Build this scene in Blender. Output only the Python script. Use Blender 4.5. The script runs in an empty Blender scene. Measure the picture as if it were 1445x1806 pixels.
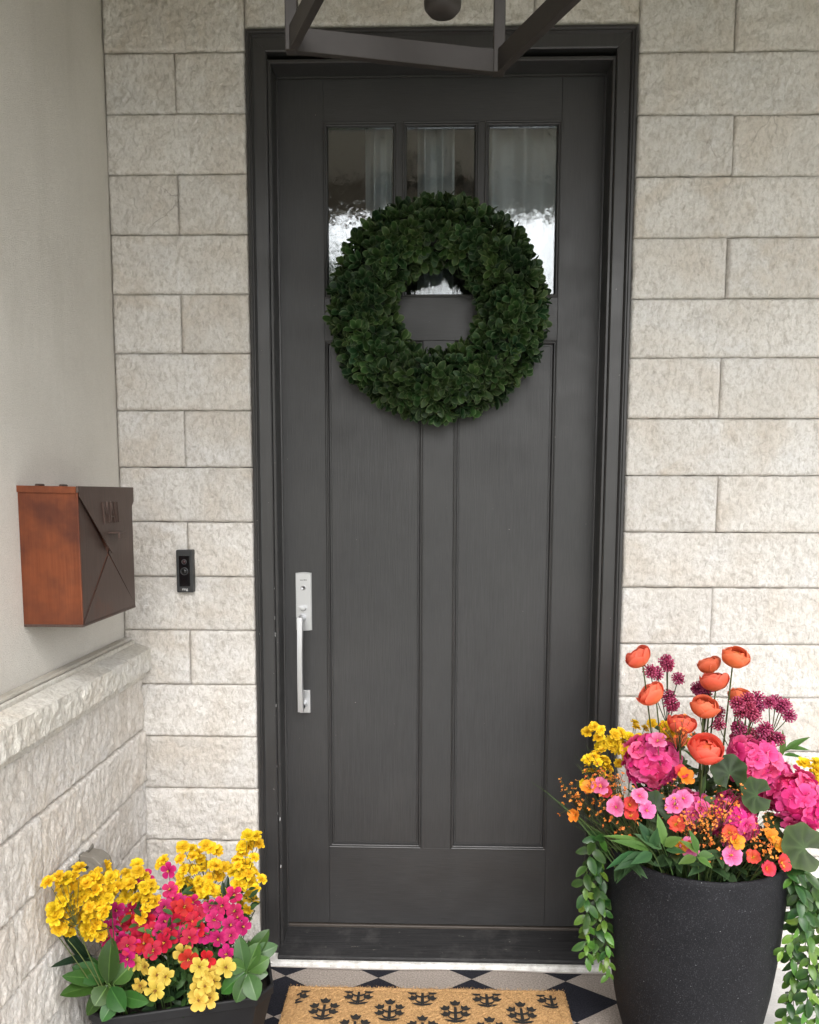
import bpy, bmesh, math, random
import numpy as np
from mathutils import Vector, Matrix, Quaternion
R = math.radians
scene = bpy.context.scene
COL = scene.collection

# ------------------------------------------------------------------ camera
cam_d = bpy.data.cameras.new('camera')
cam = bpy.data.objects.new('camera', cam_d)
COL.objects.link(cam)
yaw, pitch, roll = .026448, -.109387, .0028976
fw = Vector((-math.sin(yaw)*math.cos(pitch), math.cos(yaw)*math.cos(pitch), math.sin(pitch)))
rt = Vector((math.cos(yaw), math.sin(yaw), 0))
up = rt.cross(fw)
r2 = rt*math.cos(roll) + up*math.sin(roll)
u2 = up*math.cos(roll) - rt*math.sin(roll)
M4 = Matrix(((r2.x, u2.x, -fw.x, 0), (r2.y, u2.y, -fw.y, -2.26), (r2.z, u2.z, -fw.z, 1.375), (0, 0, 0, 1)))
cam.matrix_world = M4
cam_d.sensor_fit = 'HORIZONTAL'
cam_d.sensor_width = 36
cam_d.lens = 36*1432.26/1445
cam_d.shift_y = 125/1445
cam_d.clip_start = .02
cam_d.clip_end = 400
scene.camera = cam

# ------------------------------------------------------------------ sky, sun, exposure
SUN_EL, SUN_AZ = 50, 8            # degrees; azimuth measured from -y towards +x
world = bpy.data.worlds.new('World')
scene.world = world
world.use_nodes = True
wn = world.node_tree.nodes; wl = world.node_tree.links
wn.clear()
sky = wn.new('ShaderNodeTexSky'); sky.sky_type = 'NISHITA'; sky.sun_disc = False
sky.sun_elevation = R(SUN_EL); sky.sun_rotation = R(180-SUN_AZ)
sky.air_density = 1.0; sky.dust_density = 4.0; sky.ozone_density = .6
hs = wn.new('ShaderNodeHueSaturation'); hs.inputs['Saturation'].default_value = .13
bg = wn.new('ShaderNodeBackground'); bg.inputs['Strength'].default_value = .15
wo = wn.new('ShaderNodeOutputWorld')
wl.new(sky.outputs[0], hs.inputs['Color']); wl.new(hs.outputs[0], bg.inputs['Color']); wl.new(bg.outputs[0], wo.inputs['Surface'])
sd = bpy.data.lights.new('sun', 'SUN'); sd.energy = .5; sd.angle = R(60); sd.color = (1, .965, .92)
so = bpy.data.objects.new('sun', sd); COL.objects.link(so)
sdir = Vector((math.sin(R(SUN_AZ))*math.cos(R(SUN_EL)), -math.cos(R(SUN_AZ))*math.cos(R(SUN_EL)), math.sin(R(SUN_EL))))
so.rotation_euler = sdir.to_track_quat('Z', 'Y').to_euler()
so.location = sdir*20
scene.view_settings.view_transform = 'Standard'
scene.view_settings.look = 'None'
scene.view_settings.gamma = 1
scene.view_settings.exposure = 1.56
try: scene.view_settings.use_curve_mapping = False
except Exception: pass
scene.render.resolution_x, scene.render.resolution_y = 819, 1024

# ------------------------------------------------------------------ helpers
def tag(o, label=None, cat=None, group=None, kind=None):
    if label: o['label'] = label
    if cat: o['category'] = cat
    if group: o['group'] = group
    if kind: o['kind'] = kind
    return o

def link(name, data, mat=None, parent=None, loc=None):
    o = bpy.data.objects.new(name, data)
    COL.objects.link(o)
    if mat is not None and data is not None and not data.materials: data.materials.append(mat)
    if parent is not None: o.parent = parent
    if loc is not None: o.location = loc
    return o

def empty(name, loc=(0, 0, 0)):
    o = bpy.data.objects.new(name, None)
    o.empty_display_size = .05
    COL.objects.link(o); o.location = loc
    return o

def mesh(name, v, f, mats=None, smooth=False, cols=None, mi=None):
    me = bpy.data.meshes.new(name)
    me.from_pydata([tuple(p) for p in v], [], f)
    if mats is not None:
        for m in (mats if isinstance(mats, (list, tuple)) else [mats]): me.materials.append(m)
    if smooth: me.polygons.foreach_set('use_smooth', [True]*len(me.polygons))
    if mi is not None: me.polygons.foreach_set('material_index', mi)
    if cols is not None:
        a = me.color_attributes.new('Col', 'FLOAT_COLOR', 'POINT')
        c = np.ones((len(v), 4), np.float32); c[:, :3] = np.asarray(cols, np.float32).reshape(-1, 3)
        a.data.foreach_set('color', c.ravel())
    me.update()
    return me

class MB:
    """collects simple shapes into one mesh"""
    def __init__(s): s.v = []; s.f = []; s.c = []
    def add(s, v, f, c=(1, 1, 1)):
        n = len(s.v); s.v += [tuple(p) for p in v]; s.f += [tuple(i+n for i in q) for q in f]
        if len(c) == 3 and not hasattr(c[0], '__len__'): s.c += [c]*len(v)
        else: s.c += [tuple(x) for x in c]
    def box(s, a, b, c=(1, 1, 1)):
        x0, y0, z0 = a; x1, y1, z1 = b
        s.add([(x0,y0,z0),(x1,y0,z0),(x1,y1,z0),(x0,y1,z0),(x0,y0,z1),(x1,y0,z1),(x1,y1,z1),(x0,y1,z1)],
              [(0,3,2,1),(4,5,6,7),(0,1,5,4),(1,2,6,5),(2,3,7,6),(3,0,4,7)], c)
    def tube(s, pts, rad, n=6, c=(1, 1, 1), cap=True):
        pts = [Vector(p) for p in pts]
        if not hasattr(rad, '__len__'): rad = [rad]*len(pts)
        vv = []; ff = []
        ref = Vector((.31, .47, .83))
        for i, p in enumerate(pts):
            t = (pts[min(i+1, len(pts)-1)] - pts[max(i-1, 0)])
            if t.length < 1e-9: t = Vector((0, 0, 1))
            t.normalize()
            a = t.cross(ref)
            if a.length < .05: a = t.cross(Vector((1, 0, 0)))
            a.normalize(); b = t.cross(a)
            for k in range(n):
                th = 2*math.pi*k/n
                vv.append(p + (a*math.cos(th) + b*math.sin(th))*rad[i])
        for i in range(len(pts)-1):
            for k in range(n):
                ff.append((i*n+k, i*n+(k+1) % n, (i+1)*n+(k+1) % n, (i+1)*n+k))
        if cap:
            ff.append(tuple(range(n-1, -1, -1))); ff.append(tuple((len(pts)-1)*n+k for k in range(n)))
        s.add(vv, ff, c)
    def lathe(s, prof, n=32, c=(1, 1, 1), axis='z', org=(0, 0, 0)):
        vv = []; ff = []
        for r, h in prof:
            for k in range(n):
                th = 2*math.pi*k/n
                if axis == 'z': vv.append((org[0]+r*math.cos(th), org[1]+r*math.sin(th), org[2]+h))
                elif axis == 'y': vv.append((org[0]+r*math.cos(th), org[1]-h, org[2]+r*math.sin(th)))
                else: vv.append((org[0]+h, org[1]+r*math.cos(th), org[2]+r*math.sin(th)))
        for i in range(len(prof)-1):
            for k in range(n):
                q = (i*n+k, i*n+(k+1) % n, (i+1)*n+(k+1) % n, (i+1)*n+k)
                ff.append(q if axis != 'x' else q)
        s.add(vv, ff, c)
    def build(s, name, mat, parent=None, smooth=False, loc=None, cols=False):
        me = mesh(name, s.v, s.f, mat, smooth, s.c if cols else None)
        return link(name, me, None, parent, loc)

def bevel_box(name, a, b, mat, parent=None, w=.003, seg=2, loc=None):
    bm = bmesh.new()
    bmesh.ops.create_cube(bm, size=1)
    for v in bm.verts:
        v.co = Vector([(a[i]+b[i])/2 + v.co[i]*(b[i]-a[i]) for i in range(3)])
    bmesh.ops.bevel(bm, geom=bm.edges[:], offset=w, segments=seg, affect='EDGES', profile=.5)
    me = bpy.data.meshes.new(name); bm.to_mesh(me); bm.free()
    me.materials.append(mat)
    return link(name, me, None, parent, loc)

def vnoise(x, y, seed):
    rs = np.random.RandomState(seed % 100000)
    T = rs.rand(64, 64)
    xi = np.floor(x).astype(int); yi = np.floor(y).astype(int)
    fx = x-xi; fy = y-yi
    fx = fx*fx*fx*(fx*(fx*6-15)+10); fy = fy*fy*fy*(fy*(fy*6-15)+10)
    g = lambda i, j: T[i % 64, j % 64]
    return (g(xi, yi)*(1-fx)*(1-fy) + g(xi+1, yi)*fx*(1-fy) + g(xi, yi+1)*(1-fx)*fy + g(xi+1, yi+1)*fx*fy)

def fbm(x, y, seed, octs=4, gain=.5):
    o = 0; a = 1; s = 0
    for k in range(octs):
        o = o + a*vnoise(x*2**k + 13.7*k, y*2**k + 7.1*k, seed+k*31); s += a; a *= gain
    return o/s

# ------------------------------------------------------------------ materials
class NT:
    def __init__(s, name):
        s.m = bpy.data.materials.new(name); s.m.use_nodes = True
        s.n = s.m.node_tree.nodes; s.l = s.m.node_tree.links
        s.b = s.n['Principled BSDF']; s.out = s.n['Material Output']
    def node(s, t, **kw):
        n = s.n.new(t)
        for k, v in kw.items():
            if k in n.inputs.keys(): n.inputs[k].default_value = v
            else: setattr(n, k, v)
        return n
    def con(s, a, b): s.l.new(a, b)
    def coord(s, kind='Object', scale=(1, 1, 1), rnd=False):
        tc = s.node('ShaderNodeTexCoord'); mp = s.node('ShaderNodeMapping'); mp.inputs['Scale'].default_value = scale
        s.con(tc.outputs[kind], mp.inputs['Vector'])
        if rnd:
            oi = s.node('ShaderNodeObjectInfo')
            mm = s.node('ShaderNodeMath', operation='MULTIPLY'); mm.inputs[1].default_value = 97.0
            s.con(oi.outputs['Random'], mm.inputs[0]); s.con(mm.outputs[0], mp.inputs['Location'])
        return mp.outputs[0]
    def noise(s, vec, scale, detail=4, rough=.55, dist=0):
        n = s.node('ShaderNodeTexNoise'); n.inputs['Scale'].default_value = scale; n.inputs['Detail'].default_value = detail
        n.inputs['Roughness'].default_value = rough; n.inputs['Distortion'].default_value = dist
        s.con(vec, n.inputs['Vector']); return n.outputs['Fac']
    def ramp(s, fac, stops):
        r = s.node('ShaderNodeValToRGB'); e = r.color_ramp.elements
        while len(e) < len(stops): e.new(.5)
        for q, (p, c) in zip(e, stops):
            q.position = p; q.color = (c, c, c, 1) if not hasattr(c, '__len__') else tuple(c)+(1,)
        s.con(fac, r.inputs[0]); return r.outputs[0]
    def mix(s, fac, a, b, blend='MIX'):
        m = s.node('ShaderNodeMix', data_type='RGBA', blend_type=blend)
        for i, x in ((0, fac), (6, a), (7, b)):
            if hasattr(x, 'is_linked') or hasattr(x, 'links'): s.con(x, m.inputs[i])
            elif i == 0: m.inputs[0].default_value = x
            else: m.inputs[i].default_value = tuple(x)+(1,)
        return m.outputs[2]
    def bump(s, h, strength, dist, prev=None):
        b = s.node('ShaderNodeBump'); b.inputs['Strength'].default_value = strength; b.inputs['Distance'].default_value = dist
        s.con(h, b.inputs['Height'])
        if prev is not None: s.con(prev, b.inputs['Normal'])
        return b.outputs[0]
    def set(s, **kw):
        for k, v in kw.items():
            k = k.replace('_', ' ')
            i = s.b.inputs[k]
            if hasattr(v, 'links'): s.con(v, i)
            else: i.default_value = tuple(v)+(1,) if hasattr(v, '__len__') and len(v) == 3 and k != 'Normal' else v
        return s.m

def mat_stone(name, c1, c2, stain=(.46, .33, .19), amt=.5, pits=.6):
    t = NT(name)
    v = t.coord('Object', rnd=True)
    big = t.noise(v, 7, 5, .6)
    col = t.mix(t.ramp(big, [(.3, 0), (.7, 1)]), c1, c2)
    oi = t.node('ShaderNodeObjectInfo')
    hv = t.node('ShaderNodeHueSaturation')
    mr = t.node('ShaderNodeMapRange'); mr.inputs[3].default_value = .92; mr.inputs[4].default_value = 1.06
    t.con(oi.outputs['Random'], mr.inputs[0]); t.con(mr.outputs[0], hv.inputs['Value']); t.con(col, hv.inputs['Color'])
    st = t.noise(v, 4.2, 6, .62, .6)
    sf = t.ramp(st, [(.58, 0), (.80, amt)])
    col = t.mix(sf, hv.outputs[0], stain)
    grey = t.noise(v, 11, 6, .7)
    col = t.mix(t.ramp(grey, [(.55, 0), (.8, .35)]), col, (.44, .42, .40))
    # warm and cool patches, hairline cracks
    patch = t.noise(v, 5.5, 4, .55, .8)
    col = t.mix(t.ramp(patch, [(.32, .45), (.50, 0)]), col, (.60, .52, .43))
    col = t.mix(t.ramp(patch, [(.54, 0), (.72, .45)]), col, (.735, .735, .74))
    vo = t.node('ShaderNodeTexVoronoi', feature='DISTANCE_TO_EDGE'); vo.inputs['Scale'].default_value = 6.5
    wp = t.node('ShaderNodeTexNoise'); wp.inputs['Scale'].default_value = 14; wp.inputs['Detail'].default_value = 4; t.con(v, wp.inputs['Vector'])
    t.con(t.mix(.05, v, wp.outputs['Color']), vo.inputs['Vector'])
    ck = t.ramp(vo.outputs['Distance'], [(.003, 1), (.009, 0)])
    ckm = t.mix(1.0, ck, t.ramp(t.noise(v, 3.1, 2, .5), [(.63, 0), (.70, .6)]), 'MULTIPLY')
    col = t.mix(ckm, col, (.26, .23, .20))
    fine = t.noise(v, 160, 5, .7)
    col = t.mix(t.ramp(fine, [(.30, .34), (.54, 0)]), col, (.36, .32, .27))
    # slanting tool marks of the split face
    mp = t.node('ShaderNodeMapping'); mp.inputs['Rotation'].default_value = (R(38), R(38), R(20)); mp.inputs['Scale'].default_value = (1, 1, .66)
    t.con(v, mp.inputs['Vector'])
    chis = t.noise(mp.outputs[0], 88, 5, .66, .5)
    col = t.mix(t.ramp(chis, [(.34, .58), (.53, 0)]), col, (.40, .365, .32))
    b = t.bump(t.noise(v, 42, 6, .68, .3), .6, .006)
    b = t.bump(chis, 1.0, .0058, b)
    b = t.bump(t.noise(v, 190, 4, .7), pits, .0018, b)
    return t.set(Base_Color=col, Roughness=.88, Normal=b, Specular_IOR_Level=.25)

M = {}
M['stone'] = mat_stone('limestone', (.655, .62, .575), (.75, .725, .69))
M['stone_low'] = mat_stone('limestone_wainscot', (.70, .655, .60), (.76, .73, .69), amt=.35)
M['cap'] = mat_stone('limestone_cap', (.60, .575, .515), (.68, .655, .60), amt=.25)
M['strip'] = mat_stone('weathered_strip', (.42, .395, .34), (.54, .51, .45), amt=.4)

t = NT('mortar'); v = t.coord()
M['mortar'] = t.set(Base_Color=t.mix(t.noise(v, 60), (.16, .145, .125), (.26, .24, .21)), Roughness=.95)

t = NT('stucco'); v = t.coord()
c = t.mix(t.ramp(t.noise(v, 3, 5, .6), [(.35, 0), (.7, 1)]), (.60, .57, .52), (.68, .65, .60))
c = t.mix(t.ramp(t.noise(v, 420, 3, .7), [(.3, .35), (.55, 0)]), c, (.36, .345, .31))
c = t.mix(t.ramp(t.noise(t.coord('Object', (6, 6, .7)), 2.2, 6, .6), [(.55, 0), (.8, .25)]), c, (.42, .40, .35))
b = t.bump(t.noise(v, 330, 4, .65), .75, .0035)
b = t.bump(t.noise(v, 40, 3, .6), .3, .004, b)
M['stucco'] = t.set(Base_Color=c, Roughness=.95, Normal=b, Specular_IOR_Level=.2)

def mat_paint(name, c1, c2, scale, rough=.42, bs=.35, spots=True):
    t = NT(name)
    v = t.coord('Object', scale)
    g = t.noise(v, 1.0, 7, .62)
    o = t.coord('Object')
    col = t.mix(t.ramp(g, [(.3, 0), (.7, 1)]), c1, c2)
    dust = t.noise(o, 2.6, 5, .6)
    col = t.mix(t.ramp(dust, [(.45, 0), (.8, .25)]), col, (.075, .072, .07))
    if spots:
        sp = t.noise(o, 120, 2, .5)
        col = t.mix(t.ramp(sp, [(.77, 0), (.80, .6)]), col, (.35, .33, .30))
    rr = t.ramp(t.noise(o, 9, 4, .6), [(.3, rough-.06), (.7, rough+.10)])
    b = t.bump(g, bs, .0012)
    return t.set(Base_Color=col, Roughness=rr, Normal=b, Specular_IOR_Level=.58)
DOORC = ((.019, .0188, .0194), (.034, .0334, .0342))
M['door_v'] = mat_paint('door_paint_upright_grain', *DOORC, (420, 420, 14))
M['door_h'] = mat_paint('door_paint_cross_grain', *DOORC, (14, 420, 420))
M['trim'] = mat_paint('trim_paint', (.023, .0225, .023), (.034, .033, .033), (160, 160, 8), .36, .15)

t = NT('threshold_wood'); v = t.coord('Object', (9, 300, 300)); g = t.noise(v, 1, 6, .65)
o_ = t.coord()
c = t.mix(t.ramp(g, [(.3, 0), (.75, 1)]), (.010, .010, .0105), (.034, .033, .034))
c = t.mix(t.ramp(t.noise(o_, 14, 6, .7), [(.52, 0), (.75, .5)]), c, (.075, .072, .07))
c = t.mix(t.ramp(t.noise(t.coord('Object', (30, 160, 160)), 1, 3, .6), [(.70, 0), (.74, .7)]), c, (.30, .27, .24))
M['threshold'] = t.set(Base_Color=c, Roughness=.62, Specular_IOR_Level=.3, Normal=t.bump(g, .5, .002))

t = NT('bronze_strip'); v = t.coord('Object', (20, 200, 200)); g = t.noise(v, 1, 5)
M['bronze'] = t.set(Base_Color=t.mix(g, (.045, .037, .031), (.085, .072, .062)), Roughness=.45, Metallic=.3)

t = NT('white_masonry'); v = t.coord(); g = t.noise(v, 30, 6, .7)
c = t.mix(t.ramp(g, [(.35, 0), (.6, 1)]), (.50, .48, .45), (.78, .77, .74))
c = t.mix(t.ramp(t.noise(v, 75, 4, .7), [(.62, 0), (.72, .8)]), c, (.12, .11, .10))
M['white_masonry'] = t.set(Base_Color=c, Roughness=.9, Normal=t.bump(g, .5, .006))

t = NT('concrete'); v = t.coord(); g = t.noise(v, 12, 8, .65)
c = t.mix(t.ramp(g, [(.3, 0), (.7, 1)]), (.40, .395, .385), (.52, .51, .495))
c = t.mix(t.ramp(t.noise(v, 180, 4, .7), [(.3, .4), (.5, 0)]), c, (.25, .24, .23))
M['concrete'] = t.set(Base_Color=c, Roughness=.85, Normal=t.bump(t.noise(v, 120, 5, .7), .3, .002))

t = NT('lawn'); v = t.coord()
M['lawn'] = t.set(Base_Color=t.mix(t.noise(v, 6, 8, .7), (.06, .075, .025), (.13, .13, .06)), Roughness=.95)

t = NT('ceiling_paint'); v = t.coord()
M['ceiling'] = t.set(Base_Color=t.mix(t.noise(v, 4), (.28, .25, .215), (.34, .305, .265)), Roughness=.8)

t = NT('interior'); M['interior'] = t.set(Base_Color=(.10, .10, .10), Roughness=.9)
t = NT('curtain'); v = t.coord('Object', (400, 400, 30))
M['curtain'] = t.set(Base_Color=t.mix(t.noise(v, 1, 3), (.68, .72, .75), (.80, .84, .86)), Roughness=.9)

t = NT('textured_glass'); v = t.coord('Object', (1, 1, .55))
b = t.bump(t.noise(v, 95, 3, .5, .4), .05, .006)
b = t.bump(t.noise(v, 26, 2, .5), .07, .010, b)
fr = t.node('ShaderNodeFresnel'); fr.inputs['IOR'].default_value = 2.35; t.con(b, fr.inputs['Normal'])
gl = t.node('ShaderNodeBsdfGlossy'); gl.inputs['Roughness'].default_value = .035; gl.inputs['Color'].default_value = (.95, .98, 1, 1); t.con(b, gl.inputs['Normal'])
tr = t.node('ShaderNodeBsdfTransparent'); tr.inputs['Color'].default_value = (.90, .92, .92, 1)
mx = t.node('ShaderNodeMixShader'); t.con(fr.outputs[0], mx.inputs[0]); t.con(tr.outputs[0], mx.inputs[1]); t.con(gl.outputs[0], mx.inputs[2])
t.con(mx.outputs[0], t.out.inputs['Surface']); M['glass'] = t.m

t = NT('satin_nickel'); v = t.coord('Object', (40, 40, 900)); g = t.noise(v, 1, 4)
M['nickel'] = t.set(Base_Color=(.58, .585, .595), Metallic=.85, Roughness=t.ramp(g, [(.2, .34), (.8, .46)]), Normal=t.bump(g, .08, .0005))
t = NT('dark_metal'); M['dark_metal'] = t.set(Base_Color=(.02, .02, .02), Roughness=.4, Metallic=.4)
t = NT('key_dark'); M['key_dark'] = t.set(Base_Color=(.01, .01, .01), Roughness=.6)

t = NT('lantern_bronze'); v = t.coord(); g = t.noise(v, 60, 6, .7)
M['lantern'] = t.set(Base_Color=t.mix(g, (.020, .016, .014), (.036, .030, .026)), Roughness=.5, Metallic=.3, Normal=t.bump(g, .15, .001))
t = NT('candle_cream'); M['candle'] = t.set(Base_Color=(.55, .48, .36), Roughness=.5)

# copper mailbox: brushed patina
t = NT('copper_side'); v = t.coord('Object', (330, 330, 11)); o_ = t.coord()
g = t.noise(v, 1, 6, .6)
c = t.mix(t.ramp(g, [(.3, 0), (.72, 1)]), (.20, .056, .024), (.265, .080, .033))
c = t.mix(t.ramp(t.noise(o_, 7, 4, .6), [(.40, .75), (.62, 0)]), c, (.075, .028, .022))
M['copper'] = t.set(Base_Color=c, Metallic=.55, Roughness=t.ramp(g, [(.3, .34), (.7, .5)]), Normal=t.bump(g, .12, .0006))
t = NT('copper_front'); v = t.coord('Object', (300, 300, 13)); g = t.noise(v, 1, 6, .6); o_ = t.coord()
c = t.mix(t.ramp(g, [(.3, 0), (.7, 1)]), (.078, .050, .042), (.112, .075, .062))
c = t.mix(t.ramp(t.noise(o_, 11, 5, .65), [(.58, 0), (.78, .55)]), c, (.16, .060, .034))
M['copper_front'] = t.set(Base_Color=c, Metallic=.5, Roughness=.46, Normal=t.bump(g, .12, .0006))

t = NT('bell_black'); M['bell'] = t.set(Base_Color=(.024, .025, .026), Roughness=.5)
t = NT('bell_gloss'); M['bell_gloss'] = t.set(Base_Color=(.006, .006, .007), Roughness=.12)
t = NT('bell_ring'); M['bell_ring'] = t.set(Base_Color=(.10, .10, .105), Roughness=.3, Metallic=.5)
t = NT('white_print'); M['print'] = t.set(Base_Color=(.70, .70, .70), Roughness=.6)
t = NT('lens_red'); M['lens'] = t.set(Base_Color=(.035, .012, .014), Roughness=.1)

t = NT('outlet_grey'); v = t.coord(); M['outlet'] = t.set(Base_Color=t.mix(t.noise(v, 30), (.17, .155, .13), (.22, .20, .17)), Roughness=.5)

t = NT('speckled_resin'); v = t.coord()
sp = t.noise(v, 420, 2, .5)
c = t.mix(t.ramp(t.noise(v, 9, 4), [(.3, 0), (.7, 1)]), (.0055, .0055, .007), (.010, .010, .012))
c = t.mix(t.ramp(sp, [(.56, 0), (.70, .6)]), c, (.055, .055, .062))
c = t.mix(t.ramp(t.noise(v, 300, 1, .4), [(.78, 0), (.81, .8)]), c, (.35, .35, .36))
M['pot'] = t.set(Base_Color=c, Roughness=.7, Specular_IOR_Level=.22, Normal=t.bump(sp, .35, .0012))
t = NT('window_box_plastic'); v = t.coord()
M['box_black'] = t.set(Base_Color=t.mix(t.noise(v, 25, 4), (.009, .009, .010), (.017, .017, .018)), Roughness=.55, Specular_IOR_Level=.3, Normal=t.bump(t.noise(v, 400, 3), .12, .0006))
t = NT('soil'); v = t.coord(); g = t.noise(v, 60, 6, .7)
M['soil'] = t.set(Base_Color=t.mix(g, (.008, .007, .005), (.035, .027, .018)), Roughness=.95, Normal=t.bump(g, .8, .01))

def mat_leafy(name, rough=.45, transl=.22, jitter=.10, hue=.012, vein=0, spec=.35, noise_amt=.35):
    """colour comes from the mesh's own colouring (petal and leaf markings) with small natural variation"""
    t = NT(name)
    a = t.node('ShaderNodeAttribute'); a.attribute_name = 'Col'
    oi = t.node('ShaderNodeObjectInfo')
    h = t.node('ShaderNodeHueSaturation')
    m1 = t.node('ShaderNodeMapRange'); m1.inputs[3].default_value = 1-jitter*1.4; m1.inputs[4].default_value = 1+jitter
    m2 = t.node('ShaderNodeMapRange'); m2.inputs[3].default_value = .5-hue; m2.inputs[4].default_value = .5+hue
    fr = t.node('ShaderNodeMath', operation='FRACT'); mu = t.node('ShaderNodeMath', operation='MULTIPLY'); mu.inputs[1].default_value = 17.3
    t.con(oi.outputs['Random'], m1.inputs[0]); t.con(oi.outputs['Random'], mu.inputs[0]); t.con(mu.outputs[0], fr.inputs[0]); t.con(fr.outputs[0], m2.inputs[0])
    t.con(a.outputs['Color'], h.inputs['Color']); t.con(m1.outputs[0], h.inputs['Value']); t.con(m2.outputs[0], h.inputs['Hue'])
    v = t.coord('Object')
    n = t.noise(v, 90, 3, .6)
    dk = t.node('ShaderNodeHueSaturation'); dk.inputs['Value'].default_value = .62; t.con(h.outputs[0], dk.inputs['Color'])
    col = t.mix(t.ramp(n, [(.35, noise_amt), (.6, 0)]), h.outputs[0], dk.outputs[0])
    t.set(Base_Color=col, Roughness=rough, Specular_IOR_Level=spec, Normal=t.bump(n, .15, .001))
    ts = t.node('ShaderNodeBsdfTranslucent'); t.con(col, ts.inputs['Color'])
    mx = t.node('ShaderNodeMixShader'); mx.inputs[0].default_value = transl
    t.con(t.b.outputs[0], mx.inputs[1]); t.con(ts.outputs[0], mx.inputs[2]); t.con(mx.outputs[0], t.out.inputs['Surface'])
    return t.m
M['petal'] = mat_leafy('petal', .6, .28, .10, .010, spec=.25, noise_amt=.25)
M['leaf'] = mat_leafy('leaf', .5, .18, .20, .022, spec=.22)
M['gloss_leaf'] = mat_leafy('glossy_leaf', .30, .10, .22, .02, spec=.30)
M['wreath_leaf'] = mat_leafy('boxwood_leaf', .45, .10, .25, .016, spec=.28)

t = NT('rug_weave')
tc = t.node('ShaderNodeTexCoord'); sx = t.node('ShaderNodeSeparateXYZ'); t.con(tc.outputs['Object'], sx.inputs[0])
def mth(op, a, b=None):
    n = t.node('ShaderNodeMath', operation=op)
    for i, x in enumerate((a, b)):
        if x is None: continue
        if hasattr(x, 'links'): t.con(x, n.inputs[i])
        else: n.inputs[i].default_value = x
    return n.outputs[0]
# woven diamonds .265 m wide, .18 m deep; taupe centres at x = -.275 + .265 k, y = -.09 - .18 m
ux = mth('ABSOLUTE', mth('SUBTRACT', mth('FLOORED_MODULO', mth('ADD', sx.outputs[0], .275+.1325), .265), .1325))
uy = mth('ABSOLUTE', mth('SUBTRACT', mth('FLOORED_MODULO', mth('ADD', sx.outputs[1], .09+.09), .18), .09))
dd = mth('ADD', mth('DIVIDE', ux, .1325), mth('DIVIDE', uy, .09))
isb = mth('GREATER_THAN', dd, 1.0)
wv = t.node('ShaderNodeTexVoronoi'); wv.inputs['Scale'].default_value = 1; wv.inputs['Randomness'].default_value = .35
mp = t.node('ShaderNodeMapping'); mp.inputs['Scale'].default_value = (260, 330, 1); t.con(tc.outputs['Object'], mp.inputs[0]); t.con(mp.outputs[0], wv.inputs['Vector'])
nz = t.noise(mp.outputs[0], .8, 3, .6)
taupe = t.mix(t.ramp(nz, [(.3, 0), (.7, 1)]), (.20, .165, .14), (.42, .37, .33))
black = t.mix(t.ramp(nz, [(.3, 0), (.7, 1)]), (.006, .006, .010), (.022, .023, .032))
M['rug'] = t.set(Base_Color=t.mix(isb, taupe, black), Roughness=.9, Normal=t.bump(wv.outputs['Distance'], .7, .0025), Specular_IOR_Level=.2)
t = NT('rug_binding'); M['binding'] = t.set(Base_Color=(.36, .33, .30), Roughness=.9)

t = NT('coir'); v = t.coord(); a = t.node('ShaderNodeAttribute'); a.attribute_name = 'Col'
c = t.mix(t.ramp(t.noise(v, 260, 3, .7), [(.3, .5), (.6, 0)]), a.outputs['Color'], (.16, .085, .03))
M['coir'] = t.set(Base_Color=c, Roughness=.9, Specular_IOR_Level=.15, Normal=t.bump(t.noise(v, 300, 3, .7), .8, .004))
t = NT('coir_print'); v = t.coord(); M['coir_print'] = t.set(Base_Color=t.mix(t.noise(v, 300), (.008, .007, .006), (.02, .017, .014)), Roughness=.95)
t = NT('bark'); v = t.coord('Object', (8, 8, 2)); M['bark'] = t.set(Base_Color=t.mix(t.noise(v, 3, 6), (.06, .05, .04), (.14, .12, .10)), Roughness=.95)

# ------------------------------------------------------------------ ground and porch floor
g = MB(); g.box((-90, -120, -.5), (90, 60, -.12)); tag(g.build('ground', M['lawn']), kind='structure')
g = MB(); g.box((-1.3, -2.75, -.3), (3.2, .06, 0)); tag(g.build('porch_floor', M['concrete']), kind='structure')
g = MB(); g.box((-.5, -9, -.3), (1.2, -2.753, -.10)); tag(g.build('path', M['concrete']), kind='structure')

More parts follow.
